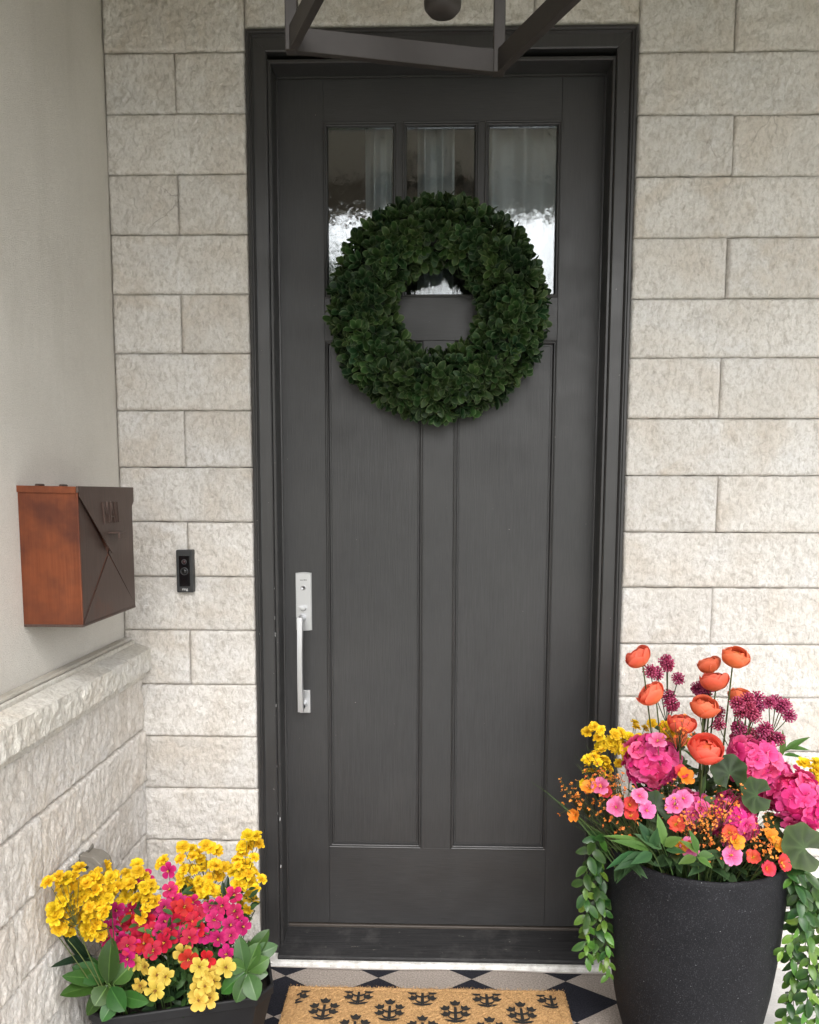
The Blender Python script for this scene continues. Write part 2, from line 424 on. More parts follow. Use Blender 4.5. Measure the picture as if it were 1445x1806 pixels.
# ------------------------------------------------------------------ stone walls
def stone_mesh(name, w, h, seed, n0='y', spacing=.005, amp=.0045, stretch=(1, 1), depth=.035, gap=.0009):
    """split-face block centred on its own origin: u along the wall, v up, n outwards"""
    w -= 2*gap; h -= 2*gap
    nu = max(4, int(w/spacing)); nv = max(4, int(h/spacing))
    rs = np.random.RandomState(seed)
    # slightly uneven arrises
    us = np.linspace(-w/2, w/2, nu+1); vs = np.linspace(-h/2, h/2, nv+1)
    U_, V_ = np.meshgrid(us, vs, indexing='ij')
    ox, oy = rs.rand(2)*50
    a = U_*stretch[0]; b = V_*stretch[1]
    f1 = fbm((a+.35*b)*22+ox, (b-.2*a)*26+oy, seed, 3)
    warp = fbm(a*18+oy, b*18+ox, seed+5, 2)*1.6
    f2 = 1-np.abs(2*fbm(a*55+ox+warp, b*60+oy+warp, seed+9, 3)-1)
    f3 = fbm(a*150+ox, b*150+oy, seed+17, 2)
    rel = (f1-.35)*1.5 + f2*.75 + f3*.45
    tilt = (rs.rand(2)-.5)
    rel = rel + tilt[0]*U_/w*.8 + tilt[1]*V_/h*.8
    e = np.minimum(np.minimum(U_+w/2, w/2-U_), np.minimum(V_+h/2, h/2-V_))
    edge_n = .0012 + .0034*fbm(a*40+oy, b*40+ox, seed+3, 2)
    env = np.clip(e/edge_n, 0, 1); env = env*env*(3-2*env)
    N_ = -.0008 + env*(.0008+amp*np.clip(rel, .05, 2.4))
    wob = .0012*(fbm(U_*30+ox, V_*30+oy, seed+41, 2)-.5)*2
    Uo = U_+wob*(1-env); Vo = V_+wob*(1-env)
    front = np.stack([Uo, Vo, N_], -1).reshape(-1, 3)
    idx = np.arange((nu+1)*(nv+1)).reshape(nu+1, nv+1)
    q = np.stack([idx[:-1, :-1], idx[1:, :-1], idx[1:, 1:], idx[:-1, 1:]], -1).reshape(-1, 4)
    border = list(idx[:, 0]) + list(idx[-1, 1:]) + list(idx[-2::-1, -1]) + list(idx[0, -2:0:-1])
    back = front[border].copy(); back[:, 2] = -depth
    nb = len(front)
    vv = np.vstack([front, back])
    ff = [tuple(int(i) for i in r) for r in q]
    m = len(border)
    for k in range(m):
        k2 = (k+1) % m
        ff.append((int(border[k2]), int(border[k]), nb+k, nb+k2))
    if n0 == 'y':   # faces -y: u = x, v = z
        P_ = np.stack([vv[:, 0], -vv[:, 2], vv[:, 1]], -1)
    else:           # faces +x: u = y, v = z
        P_ = np.stack([vv[:, 2], vv[:, 0], vv[:, 1]], -1)
    me = mesh(name, P_, ff, None, True)
    return me

wall = MB()
wall.box((-.905, .024, -.1), (-.50, .26, 3.05)); wall.box((.535, .024, -.1), (3.1, .26, 3.05)); wall.box((-.4995, .024, 2.588), (.5345, .26, 3.05))
stone_wall = wall.build('stone_wall', M['mortar'])
tag(stone_wall, 'cream split-face limestone block wall around the dark front door', 'wall')
seed = 100
def stone(x0, x1, z0, z1, parent=stone_wall, sp=.005):
    global seed
    seed += 7
    rs = random.Random(seed)
    me = stone_mesh('stone_block', x1-x0, z1-z0, seed, 'y', sp, .0042+.0026*rs.random())
    o = link('stone_block', me, M['stone'], parent, ((x0+x1)/2, .004+rs.uniform(-.0022, .0022), (z0+z1)/2))
    return o
LZ = [3.05, 2.9, 2.69, 2.529, 2.376, 2.223, 2.068, 1.912, 1.755, 1.601, 1.446, 1.294, 1.1405, .987, .830, .677, .521, .365, .21, .055, -.06]
for i in range(len(LZ)-1):
    z1, z0 = LZ[i], LZ[i+1]
    if i in (3, 5, 7, 9, 11, 13, 1, 18): stone(-.873, -.685, z0, z1); stone(-.685, -.4965, z0, z1)
    else: stone(-.873, -.4965, z0, z1)
RZ = [3.05, 2.88, 2.69, 2.516, 2.361, 2.208, 2.052, 1.896, 1.741, 1.580, 1.426, 1.271, 1.117, .958, .806, .65, .495, .34, .185, .03, -.06]
for i in range(len(RZ)-1):
    z1, z0 = RZ[i], RZ[i+1]
    xs = [.532, .782+.004*math.sin(i*2.1), 1.36, 1.90, 2.45, 3.0] if i % 2 == 0 else [.532, 1.16, 1.66, 2.2, 2.75, 3.05]
    for a, b in zip(xs[:-1], xs[1:]): stone(a, b, z0, z1, sp=.005 if a < 1.3 else .02)
for z0, z1, xs in ((2.587, 2.735, [-.4965, .2598, .532]), (2.735, 2.895, [-.4965, -.10, .532]), (2.895, 3.05, [-.4965, .30, .532])):
    for a, b in zip(xs[:-1], xs[1:]): stone(a, b, z0, z1)

st = MB(); st.box((-1.12, -1.62, -.1), (-.873, .03, 3.05))
tag(st.build('stucco_wall', M['stucco']), 'pale grey-beige stucco wall above the stone ledge', 'wall')

wains = MB(); wains.box((-.8725, -1.62, -.1), (-.853, .02, .862))
wainscot = wains.build('stone_wainscot', M['mortar'])
tag(wainscot, 'low rough limestone wainscot with projecting cap under the stucco', 'wainscot')
WZ = [(.701, .853, [-.002, -.86, -1.62]), (.545, .699, [-.002, -.633, -1.2, -1.62]), (.390, .543, [-.002, -.205, -.76, -1.3, -1.62]), (.235, .388, [-.002, -.50, -1.05, -1.62]), (.080, .233, [-.002, -.30, -.9, -1.62]), (-.06, .078, [-.002, -.66, -1.2, -1.62])]
for z0, z1, ys in WZ:
    for b, a in zip(ys[:-1], ys[1:]):
        seed += 11
        me = stone_mesh('stone_block', b-a, z1-z0, seed, 'x', .005, .0058, (2.1, 1.0), depth=.03, gap=.0008)
        link('stone_block', me, M['stone_low'], wainscot, (-.826+.004*math.sin(seed), (a+b)/2, (z0+z1)/2))
# cap stones: rough nose, gently sloping top
def cap_stone(y0, y1, sd_):
    n = int((y1-y0)/.006); 
    prof = [(-.868, .866), (-.800, .872)] + [(-.7945, .876+.0605*k/8) for k in range(9)] + [(-.800, .9385), (-.842, .951), (-.868, .958)]
    ys = np.linspace(y0+.0012, y1-.0012, n+1)
    vv = []; rs = np.random.RandomState(sd_)
    for y in ys:
        for j, (x, z) in enumerate(prof):
            dx = 0; dz = 0
            if 2 <= j <= 10:
                e = min(1, min(j-1, 11-j)/2.5)
                dx = (.010*fbm(np.array([y*32.]), np.array([z*26.]), sd_, 3)[0] + .006*vnoise(np.array([y*95.+z*20]), np.array([z*70.]), sd_+4)[0] - .008)*e
            if j == 10 or j == 11: dz = .0035*(vnoise(np.array([y*40.]), np.array([3.]), sd_+8)[0]-.5)
            if j == 2: dz = .004*(vnoise(np.array([y*30.]), np.array([7.]), sd_+9)[0]-.5)
            vv.append((x+dx, y, z+dz))
    m = len(prof); ff = []
    for i in range(n):
        for j in range(m):
            j2 = (j+1) % m
            ff.append((i*m+j, i*m+j2, (i+1)*m+j2, (i+1)*m+j))
    ff.append(tuple(range(m))[::-1]); ff.append(tuple(n*m+j for j in range(m)))
    link('cap_stone', mesh('cap_stone', vv, ff, M['cap']), None, wainscot)
for i, (a, b) in enumerate(((-.292, -.003), (-.80, -.292), (-1.25, -.80), (-1.63, -1.25))): cap_stone(a, b, 900+i*13)
for a, b in ((-.56, -.004), (-1.1, -.56), (-1.62, -1.1)):
    bevel_box('bed_strip', (-.8528, a+.001, .853), (-.812, b-.001, .8745), M['cap'], wainscot, .003)
bevel_box('back_strip', (-.8728, -1.62, .957), (-.848, -.006, .9675), M['strip'], wainscot, .004)
bevel_box('mortar_bead', (-.8478, -1.62, .949), (-.838, -.006, .9605), M['cap'], wainscot, .003)

# ------------------------------------------------------------------ porch roof (overhead, seen in the glass) and hall behind the door
pr = empty('porch_roof', (.9, -.9, 2.9))
tag(pr, 'flat porch ceiling of beige boards over the entrance, mirrored in the door glass', 'roof')
k = 0
for i in range(12):
    x0 = -1.12+i*.255
    bevel_box('ceiling_board', (x0+.002-.9, -.798, 0), (x0+.253-.9, .94, .03), M['ceiling'], pr, .004, 1)
g = MB(); g.box((-2.1, -.90, .0325), (1.04, 2.2, .2)); g.build('roof_deck', M['ceiling'], pr)
g = MB(); g.box((-2.1, -.93, -.14), (1.04, -.80, .03)); g.box((-2.1, -.93, .03), (1.04, -.902, .22)); g.build('fascia_beam', M['ceiling'], pr)

hall = MB()
hall.box((-1.2, 2.2, -.1), (1.3, 2.3, 2.85)); hall.box((-1.3, .262, -.1), (-1.2, 2.3, 2.85)); hall.box((1.3, .262, -.1), (1.4, 2.3, 2.85))
hall.box((-1.3, .262, -.2), (1.4, 2.3, -.1)); hall.box((-1.3, .262, 2.85), (1.4, 2.3, 2.95))
tag(hall.build('interior_wall', M['interior']), kind='structure')
RANUNCULUS = [(0.489, -0.36, 0.992, (-0.55, 0.1, 0.8), 0.9),(0.517, -0.38, 0.909, (-0.6, 0.05, 0.75), 0.92),(0.68, -0.29, 0.962, (-0.35, 0.1, 0.9), 0.82),(0.674, -0.35, 0.936, (-0.15, 0.1, 1), 0.95),(0.637, -0.4, 0.885, (0.0, -0.3, 0.95), 0.95),(0.733, -0.32, 0.988, (0.12, -0.35, 0.9), 0.98),(0.582, -0.41, 0.847, (0.1, -0.1, 1), 0.9),(0.62, -0.47, 0.805, (0.0, -0.5, 0.85), 1.12),(0.592, -0.33, 0.787, (-0.3, -0.1, 0.9), 0.9),(0.764, -0.28, 0.88, (0.2, -0.2, 0.9), 0.85)]
ALLIUM = [[(0.53, -0.322, 0.951),(0.551, -0.31, 0.943),(0.575, -0.298, 0.971),(0.6, -0.316, 0.932),(0.582, -0.304, 0.885),(0.586, -0.322, 0.869),(0.575, -0.31, 0.963)], [(0.655, -0.292, 0.903),(0.679, -0.28, 0.893),(0.695, -0.268, 0.906),(0.711, -0.286, 0.839),(0.673, -0.274, 0.884),(0.676, -0.292, 0.909)], [(0.722, -0.372, 0.885),(0.75, -0.36, 0.892),(0.778, -0.348, 0.893),(0.735, -0.366, 0.863),(0.771, -0.354, 0.852),(0.748, -0.372, 0.877),(0.733, -0.36, 0.824),(0.733, -0.348, 0.795),(0.684, -0.366, 0.834),(0.779, -0.354, 0.877),(0.755, -0.372, 0.868)], [(0.792, -0.352, 0.814),(0.767, -0.34, 0.804),(0.821, -0.328, 0.789),(0.79, -0.346, 0.784),(0.837, -0.334, 0.792),(0.801, -0.352, 0.822),(0.817, -0.34, 0.766)], [(0.822, -0.312, 0.873),(0.856, -0.3, 0.862),(0.847, -0.288, 0.871),(0.875, -0.306, 0.841),(0.867, -0.294, 0.866)]]
GERANIUM = [(0.526, -0.37, 0.74, 0.068, (-0.2, -0.75, 0.6)),(0.75, -0.4, 0.753, 0.062, (0.0, -0.8, 0.6)),(0.819, -0.36, 0.684, 0.058, (0.2, -0.6, 0.7)),(0.691, -0.45, 0.639, 0.06, (0.1, -0.8, 0.5)),(0.845, -0.44, 0.678, 0.066, (0.25, -0.8, 0.5)),(0.604, -0.42, 0.645, 0.048, (-0.1, -0.8, 0.5))]
YELLOW_BIG = [[(0.394, -0.346, 0.819),(0.412, -0.33, 0.789),(0.439, -0.314, 0.777),(0.448, -0.338, 0.8),(0.472, -0.322, 0.77),(0.479, -0.346, 0.795),(0.459, -0.33, 0.754),(0.503, -0.314, 0.809),(0.505, -0.338, 0.79),(0.425, -0.322, 0.77),(0.469, -0.346, 0.761),(0.443, -0.33, 0.764)], [(0.389, -0.376, 0.754),(0.41, -0.36, 0.742),(0.395, -0.344, 0.706),(0.409, -0.368, 0.709),(0.434, -0.352, 0.716),(0.397, -0.376, 0.695),(0.423, -0.36, 0.736)], [(0.559, -0.346, 0.817),(0.581, -0.33, 0.782),(0.602, -0.314, 0.786),(0.584, -0.338, 0.807),(0.559, -0.322, 0.775),(0.568, -0.346, 0.77)], [(0.902, -0.396, 0.753),(0.921, -0.38, 0.714),(0.915, -0.364, 0.7),(0.925, -0.388, 0.692),(0.942, -0.372, 0.725)]]
FILLER = [(0.336, -0.42, 0.683),(0.411, -0.43, 0.723),(0.437, -0.46, 0.7),(0.45, -0.5, 0.635),(0.573, -0.52, 0.64),(0.613, -0.51, 0.666),(0.664, -0.5, 0.704),(0.547, -0.5, 0.661),(0.723, -0.51, 0.621),(0.783, -0.49, 0.584),(0.601, -0.53, 0.619),(0.772, -0.46, 0.637),(0.567, -0.44, 0.835),(0.358, -0.43, 0.668),(0.541, -0.47, 0.702),(0.628, -0.53, 0.633),(0.379, -0.45, 0.719),(0.427, -0.44, 0.709),(0.44, -0.48, 0.684),(0.588, -0.52, 0.663),(0.627, -0.51, 0.685),(0.736, -0.52, 0.606),(0.751, -0.53, 0.592),(0.558, -0.53, 0.624),(0.646, -0.52, 0.67),(0.402, -0.46, 0.662)]
ORANGE = [(0.337, -0.45, 0.64, (-0.7, -0.6, 0.3)),(0.368, -0.45, 0.704, (-0.3, -0.5, 0.7)),(0.668, -0.54, 0.62, (0.2, -0.8, 0.5)),(0.754, -0.51, 0.618, (0.1, -0.6, 0.7)),(0.549, -0.54, 0.607, (-0.5, -0.7, 0.3)),(0.577, -0.46, 0.736, (0.2, -0.7, 0.6)),(0.762, -0.52, 0.604, (0.3, -0.6, 0.6))]
CORAL = [(0.403, -0.46, 0.695, (-0.3, -0.6, 0.7)),(0.448, -0.49, 0.68, (0.1, -0.7, 0.6)),(0.449, -0.5, 0.658, (0.0, -0.6, 0.8)),(0.571, -0.45, 0.74, (0.1, -0.6, 0.8)),(0.657, -0.53, 0.636, (-0.1, -0.8, 0.5)),(0.708, -0.54, 0.585, (-0.2, -0.8, 0.5)),(0.729, -0.56, 0.57, (0.1, -0.85, 0.4)),(0.767, -0.54, 0.574, (0.4, -0.7, 0.4)),(0.547, -0.51, 0.645, (-0.2, -0.7, 0.6))]
PINK = [(0.467, -0.5, 0.707, (0.1, -0.9, 0.35)),(0.483, -0.5, 0.675, (0.2, -0.9, 0.3)),(0.39, -0.46, 0.712, (-0.4, -0.6, 0.6)),(0.419, -0.49, 0.676, (-0.4, -0.7, 0.5)),(0.657, -0.55, 0.593, (-0.1, -0.8, 0.5)),(0.569, -0.54, 0.605, (-0.2, -0.8, 0.5)),(0.549, -0.49, 0.683, (-0.2, -0.8, 0.5)),(0.57, -0.48, 0.693, (0, -0.8, 0.5)),(0.523, -0.43, 0.81, (-0.2, -0.6, 0.7))]
ROUND_LEAF = [(0.679, -0.46, 0.745, 0.04, (-0.3, -0.8, 0.5)),(0.735, -0.48, 0.705, 0.04, (0.2, -0.85, 0.3)),(0.508, -0.49, 0.672, 0.036, (0.1, -0.8, 0.5)),(0.829, -0.52, 0.599, 0.052, (0.1, -0.85, 0.4)),(0.526, -0.47, 0.619, 0.04, (0.2, -0.7, 0.6)),(0.713, -0.42, 0.685, 0.04, (0, -0.7, 0.7)),(0.797, -0.46, 0.621, 0.036, (0.1, -0.5, 0.8))]
YELLOW_SMALL = [[(-0.781, -0.692, 0.581),(-0.774, -0.664, 0.574),(-0.776, -0.616, 0.547),(-0.768, -0.61, 0.55),(-0.776, -0.638, 0.53),(-0.769, -0.62, 0.527),(-0.773, -0.656, 0.518),(-0.775, -0.628, 0.493),(-0.785, -0.654, 0.5),(-0.777, -0.642, 0.472),(-0.765, -0.62, 0.476),(-0.787, -0.64, 0.448),(-0.776, -0.624, 0.45),(-0.761, -0.61, 0.497),(-0.782, -0.666, 0.491),(-0.774, -0.62, 0.428)], [(-0.748, -0.595, 0.533),(-0.738, -0.575, 0.534),(-0.733, -0.555, 0.517),(-0.744, -0.585, 0.51),(-0.731, -0.565, 0.493),(-0.75, -0.595, 0.502),(-0.736, -0.575, 0.479),(-0.723, -0.555, 0.475),(-0.743, -0.585, 0.468),(-0.729, -0.565, 0.456),(-0.745, -0.595, 0.453),(-0.733, -0.575, 0.436),(-0.771, -0.555, 0.405),(-0.738, -0.585, 0.418),(-0.754, -0.565, 0.396),(-0.759, -0.595, 0.512),(-0.72, -0.575, 0.45),(-0.716, -0.555, 0.495)], [(-0.765, -0.44, 0.496),(-0.751, -0.42, 0.461),(-0.735, -0.4, 0.459),(-0.692, -0.43, 0.481),(-0.746, -0.41, 0.435),(-0.709, -0.44, 0.451),(-0.759, -0.42, 0.418),(-0.711, -0.4, 0.419),(-0.725, -0.43, 0.417),(-0.684, -0.41, 0.458),(-0.731, -0.44, 0.408)], [(-0.668, -0.47, 0.462),(-0.654, -0.45, 0.448),(-0.687, -0.43, 0.401),(-0.66, -0.46, 0.422),(-0.651, -0.44, 0.409),(-0.662, -0.47, 0.408),(-0.693, -0.45, 0.419)], [(-0.604, -0.39, 0.492),(-0.58, -0.37, 0.488),(-0.565, -0.35, 0.471),(-0.532, -0.38, 0.515),(-0.52, -0.36, 0.504),(-0.595, -0.39, 0.464),(-0.574, -0.37, 0.454),(-0.555, -0.35, 0.452),(-0.524, -0.38, 0.474),(-0.599, -0.36, 0.42),(-0.561, -0.39, 0.435),(-0.539, -0.37, 0.436),(-0.523, -0.35, 0.431),(-0.593, -0.38, 0.401),(-0.574, -0.36, 0.383),(-0.541, -0.39, 0.414),(-0.526, -0.37, 0.401),(-0.509, -0.35, 0.453),(-0.558, -0.38, 0.416),(-0.585, -0.36, 0.402),(-0.606, -0.39, 0.43),(-0.656, -0.37, 0.47),(-0.614, -0.35, 0.378),(-0.636, -0.38, 0.363),(-0.558, -0.36, 0.354)], [(-0.441, -0.38, 0.549),(-0.463, -0.36, 0.505),(-0.449, -0.34, 0.501),(-0.429, -0.37, 0.489),(-0.461, -0.35, 0.49),(-0.466, -0.38, 0.472),(-0.45, -0.36, 0.466),(-0.441, -0.34, 0.435),(-0.466, -0.37, 0.442),(-0.449, -0.35, 0.417),(-0.425, -0.38, 0.415),(-0.458, -0.36, 0.407),(-0.449, -0.34, 0.375),(-0.472, -0.37, 0.419),(-0.468, -0.35, 0.365),(-0.443, -0.38, 0.362),(-0.485, -0.36, 0.444),(-0.478, -0.34, 0.345)]]
MAGENTA = [(-0.633, -0.39, 0.462, (-0.2, -0.9, 0.4)),(-0.684, -0.41, 0.452, (0.1, -0.9, 0.4)),(-0.738, -0.46, 0.396, (0.3, -0.8, 0.5)),(-0.74, -0.49, 0.369, (0, -0.8, 0.6)),(-0.614, -0.42, 0.407, (-0.2, -0.9, 0.4)),(-0.598, -0.42, 0.4, (0.1, -0.9, 0.4)),(-0.629, -0.44, 0.396, (0.3, -0.8, 0.5)),(-0.579, -0.43, 0.384, (0, -0.8, 0.6)),(-0.496, -0.42, 0.391, (-0.2, -0.9, 0.4)),(-0.508, -0.45, 0.372, (0.1, -0.9, 0.4)),(-0.527, -0.47, 0.343, (0.3, -0.8, 0.5)),(-0.454, -0.44, 0.37, (0, -0.8, 0.6)),(-0.491, -0.48, 0.343, (-0.2, -0.9, 0.4)),(-0.473, -0.4, 0.409, (0.1, -0.9, 0.4)),(-0.71, -0.5, 0.35, (0.3, -0.8, 0.5)),(-0.67, -0.51, 0.335, (0, -0.8, 0.6)),(-0.71, -0.51, 0.316, (-0.2, -0.9, 0.4)),(-0.469, -0.49, 0.31, (0.1, -0.9, 0.4)),(-0.441, -0.45, 0.355, (0.3, -0.8, 0.5)),(-0.625, -0.41, 0.423, (0, -0.8, 0.6)),(-0.65, -0.44, 0.388, (-0.2, -0.9, 0.4)),(-0.567, -0.42, 0.4, (0.1, -0.9, 0.4)),(-0.469, -0.46, 0.364, (0.3, -0.8, 0.5)),(-0.461, -0.48, 0.35, (0, -0.8, 0.6)),(-0.705, -0.45, 0.392, (-0.2, -0.9, 0.4)),(-0.681, -0.45, 0.379, (0.1, -0.9, 0.4)),(-0.624, -0.46, 0.371, (0.3, -0.8, 0.5)),(-0.605, -0.47, 0.356, (0, -0.8, 0.6)),(-0.578, -0.48, 0.348, (-0.2, -0.9, 0.4)),(-0.524, -0.43, 0.392, (0.1, -0.9, 0.4)),(-0.738, -0.52, 0.361, (0.3, -0.8, 0.5)),(-0.628, -0.48, 0.358, (0, -0.8, 0.6)),(-0.686, -0.53, 0.32, (-0.2, -0.9, 0.4)),(-0.463, -0.43, 0.382, (0.1, -0.9, 0.4))]
RED_P = [(-0.704, -0.47, 0.374, (-0.2, -0.9, 0.4)),(-0.677, -0.48, 0.371, (0.1, -0.9, 0.4)),(-0.582, -0.44, 0.396, (0.3, -0.8, 0.5)),(-0.556, -0.46, 0.372, (0, -0.8, 0.6)),(-0.543, -0.47, 0.357, (-0.2, -0.9, 0.4)),(-0.685, -0.49, 0.345, (0.1, -0.9, 0.4)),(-0.631, -0.52, 0.333, (0.3, -0.8, 0.5)),(-0.607, -0.51, 0.348, (0, -0.8, 0.6)),(-0.547, -0.53, 0.32, (-0.2, -0.9, 0.4)),(-0.506, -0.52, 0.315, (0.1, -0.9, 0.4)),(-0.647, -0.48, 0.361, (0.3, -0.8, 0.5)),(-0.573, -0.45, 0.376, (0, -0.8, 0.6)),(-0.593, -0.46, 0.372, (-0.2, -0.9, 0.4)),(-0.664, -0.46, 0.375, (0.1, -0.9, 0.4)),(-0.551, -0.44, 0.38, (0.3, -0.8, 0.5)),(-0.717, -0.48, 0.373, (0, -0.8, 0.6)),(-0.598, -0.5, 0.356, (-0.2, -0.9, 0.4)),(-0.654, -0.51, 0.343, (0.1, -0.9, 0.4)),(-0.603, -0.44, 0.385, (0.3, -0.8, 0.5)),(-0.555, -0.49, 0.347, (0, -0.8, 0.6)),(-0.69, -0.52, 0.344, (-0.2, -0.9, 0.4))]
PALE = [(-0.648, -0.56, 0.274, (-0.2, -0.9, 0.4)),(-0.611, -0.57, 0.268, (0.1, -0.9, 0.4)),(-0.613, -0.55, 0.293, (0.3, -0.8, 0.5)),(-0.594, -0.55, 0.289, (0, -0.8, 0.6)),(-0.643, -0.54, 0.306, (-0.2, -0.9, 0.4)),(-0.668, -0.53, 0.307, (0.1, -0.9, 0.4)),(-0.526, -0.55, 0.254, (0.3, -0.8, 0.5)),(-0.504, -0.55, 0.268, (0, -0.8, 0.6)),(-0.486, -0.54, 0.275, (-0.2, -0.9, 0.4)),(-0.515, -0.53, 0.282, (0.1, -0.9, 0.4)),(-0.496, -0.53, 0.288, (0.3, -0.8, 0.5)),(-0.517, -0.56, 0.24, (0, -0.8, 0.6)),(-0.494, -0.55, 0.24, (-0.2, -0.9, 0.4)),(-0.565, -0.51, 0.324, (0.1, -0.9, 0.4)),(-0.465, -0.52, 0.295, (0.3, -0.8, 0.5)),(-0.522, -0.53, 0.302, (0, -0.8, 0.6))]
GLOSSY_LEFT = [((-0.72, -0.56, 0.277),(-0.717, -0.56, 0.375), 0.042),((-0.733, -0.55, 0.277),(-0.778, -0.59, 0.334), 0.04),((-0.723, -0.56, 0.27),(-0.735, -0.6, 0.253), 0.04),((-0.712, -0.57, 0.274),(-0.672, -0.61, 0.247), 0.04),((-0.737, -0.54, 0.263),(-0.789, -0.622, 0.301), 0.034),((-0.722, -0.56, 0.272),(-0.759, -0.6, 0.228), 0.03),((-0.714, -0.55, 0.27),(-0.674, -0.54, 0.312), 0.038),((-0.724, -0.54, 0.271),(-0.696, -0.53, 0.333), 0.034),((-0.737, -0.53, 0.267),(-0.775, -0.624, 0.333), 0.03),((-0.7, -0.57, 0.249),(-0.717, -0.61, 0.222), 0.03),((-0.698, -0.56, 0.25),(-0.629, -0.59, 0.251), 0.03),((-0.752, -0.52, 0.271),(-0.794, -0.538, 0.323), 0.03)]
GLOSSY_RIGHT = [((-0.425, -0.5, 0.276),(-0.44, -0.49, 0.349), 0.032),((-0.42, -0.5, 0.276),(-0.4, -0.49, 0.336), 0.036),((-0.425, -0.5, 0.272),(-0.476, -0.53, 0.241), 0.034),((-0.419, -0.51, 0.274),(-0.433, -0.55, 0.231), 0.034),((-0.415, -0.51, 0.274),(-0.389, -0.55, 0.24), 0.038),((-0.415, -0.5, 0.276),(-0.371, -0.5, 0.305), 0.034),((-0.421, -0.47, 0.289),(-0.359, -0.46, 0.315), 0.034),((-0.426, -0.46, 0.283),(-0.384, -0.45, 0.346), 0.032),((-0.425, -0.5, 0.279),(-0.462, -0.52, 0.304), 0.03),((-0.42, -0.5, 0.271),(-0.373, -0.51, 0.275), 0.026)]
DARK_LEAF = [((-0.78, -0.484, 0.276),(-0.775, -0.66, 0.441), 0.018),((-0.79, -0.46, 0.254),(-0.783, -0.634, 0.409), 0.018),((-0.784, -0.456, 0.274),(-0.773, -0.636, 0.398), 0.018),((-0.504, -0.38, 0.336),(-0.502, -0.36, 0.432), 0.018),((-0.497, -0.38, 0.329),(-0.511, -0.38, 0.424), 0.016)]
SPRIG = [[((0.485, -0.55, 0.603),(0.387, -0.58, 0.666), 0.024),((0.476, -0.56, 0.608),(0.399, -0.6, 0.652), 0.02),((0.462, -0.57, 0.606),(0.374, -0.62, 0.609), 0.026),((0.465, -0.58, 0.61),(0.393, -0.63, 0.601), 0.026),((0.477, -0.58, 0.61),(0.428, -0.63, 0.614), 0.024),((0.482, -0.56, 0.614),(0.487, -0.58, 0.661), 0.022),((0.482, -0.56, 0.621),(0.456, -0.56, 0.671), 0.024)], [((0.509, -0.55, 0.616),(0.503, -0.54, 0.68), 0.024),((0.509, -0.56, 0.618),(0.539, -0.57, 0.645), 0.026),((0.5, -0.56, 0.614),(0.48, -0.56, 0.659), 0.022),((0.504, -0.56, 0.611),(0.448, -0.57, 0.65), 0.022),((0.51, -0.57, 0.613),(0.549, -0.58, 0.618), 0.024)], [((0.577, -0.57, 0.607),(0.565, -0.57, 0.658), 0.02),((0.579, -0.57, 0.607),(0.542, -0.58, 0.643), 0.018),((0.579, -0.57, 0.604),(0.609, -0.58, 0.609), 0.02),((0.574, -0.58, 0.603),(0.601, -0.6, 0.593), 0.02),((0.571, -0.58, 0.603),(0.531, -0.6, 0.602), 0.022)], [((0.869, -0.3, 0.749),(0.928, -0.3, 0.793), 0.018),((0.871, -0.3, 0.756),(0.935, -0.3, 0.761), 0.016),((0.868, -0.3, 0.739),(0.92, -0.3, 0.741), 0.016),((0.863, -0.3, 0.735),(0.868, -0.3, 0.799), 0.016),((0.86, -0.3, 0.728),(0.839, -0.3, 0.77), 0.016)]]
LOW_LEAF = [((0.475, -0.53, 0.589),(0.454, -0.57, 0.611), 0.022),((0.433, -0.53, 0.572),(0.465, -0.57, 0.571), 0.022),((0.607, -0.53, 0.584),(0.596, -0.57, 0.602), 0.022),((0.459, -0.53, 0.588),(0.422, -0.57, 0.581), 0.022),((0.624, -0.53, 0.554),(0.638, -0.57, 0.576), 0.022),((0.494, -0.53, 0.561),(0.506, -0.57, 0.558), 0.022),((0.635, -0.53, 0.592),(0.631, -0.57, 0.595), 0.022),((0.542, -0.53, 0.586),(0.527, -0.57, 0.611), 0.022),((0.65, -0.53, 0.551),(0.64, -0.57, 0.569), 0.022),((0.643, -0.53, 0.567),(0.666, -0.57, 0.564), 0.022),((0.543, -0.53, 0.573),(0.541, -0.57, 0.586), 0.022),((0.457, -0.53, 0.578),(0.476, -0.57, 0.605), 0.022),((0.429, -0.53, 0.56),(0.398, -0.57, 0.569), 0.022),((0.534, -0.53, 0.577),(0.57, -0.57, 0.599), 0.022),((0.519, -0.53, 0.584),(0.52, -0.57, 0.602), 0.022),((0.506, -0.53, 0.555),(0.477, -0.57, 0.563), 0.022),((0.641, -0.53, 0.591),(0.583, -0.57, 0.61), 0.022),((0.607, -0.53, 0.564),(0.568, -0.57, 0.58), 0.022),((0.461, -0.53, 0.57),(0.407, -0.57, 0.571), 0.022),((0.641, -0.53, 0.546),(0.65, -0.57, 0.539), 0.022),((0.421, -0.53, 0.578),(0.458, -0.57, 0.578), 0.022),((0.52, -0.53, 0.545),(0.52, -0.57, 0.543), 0.022)]
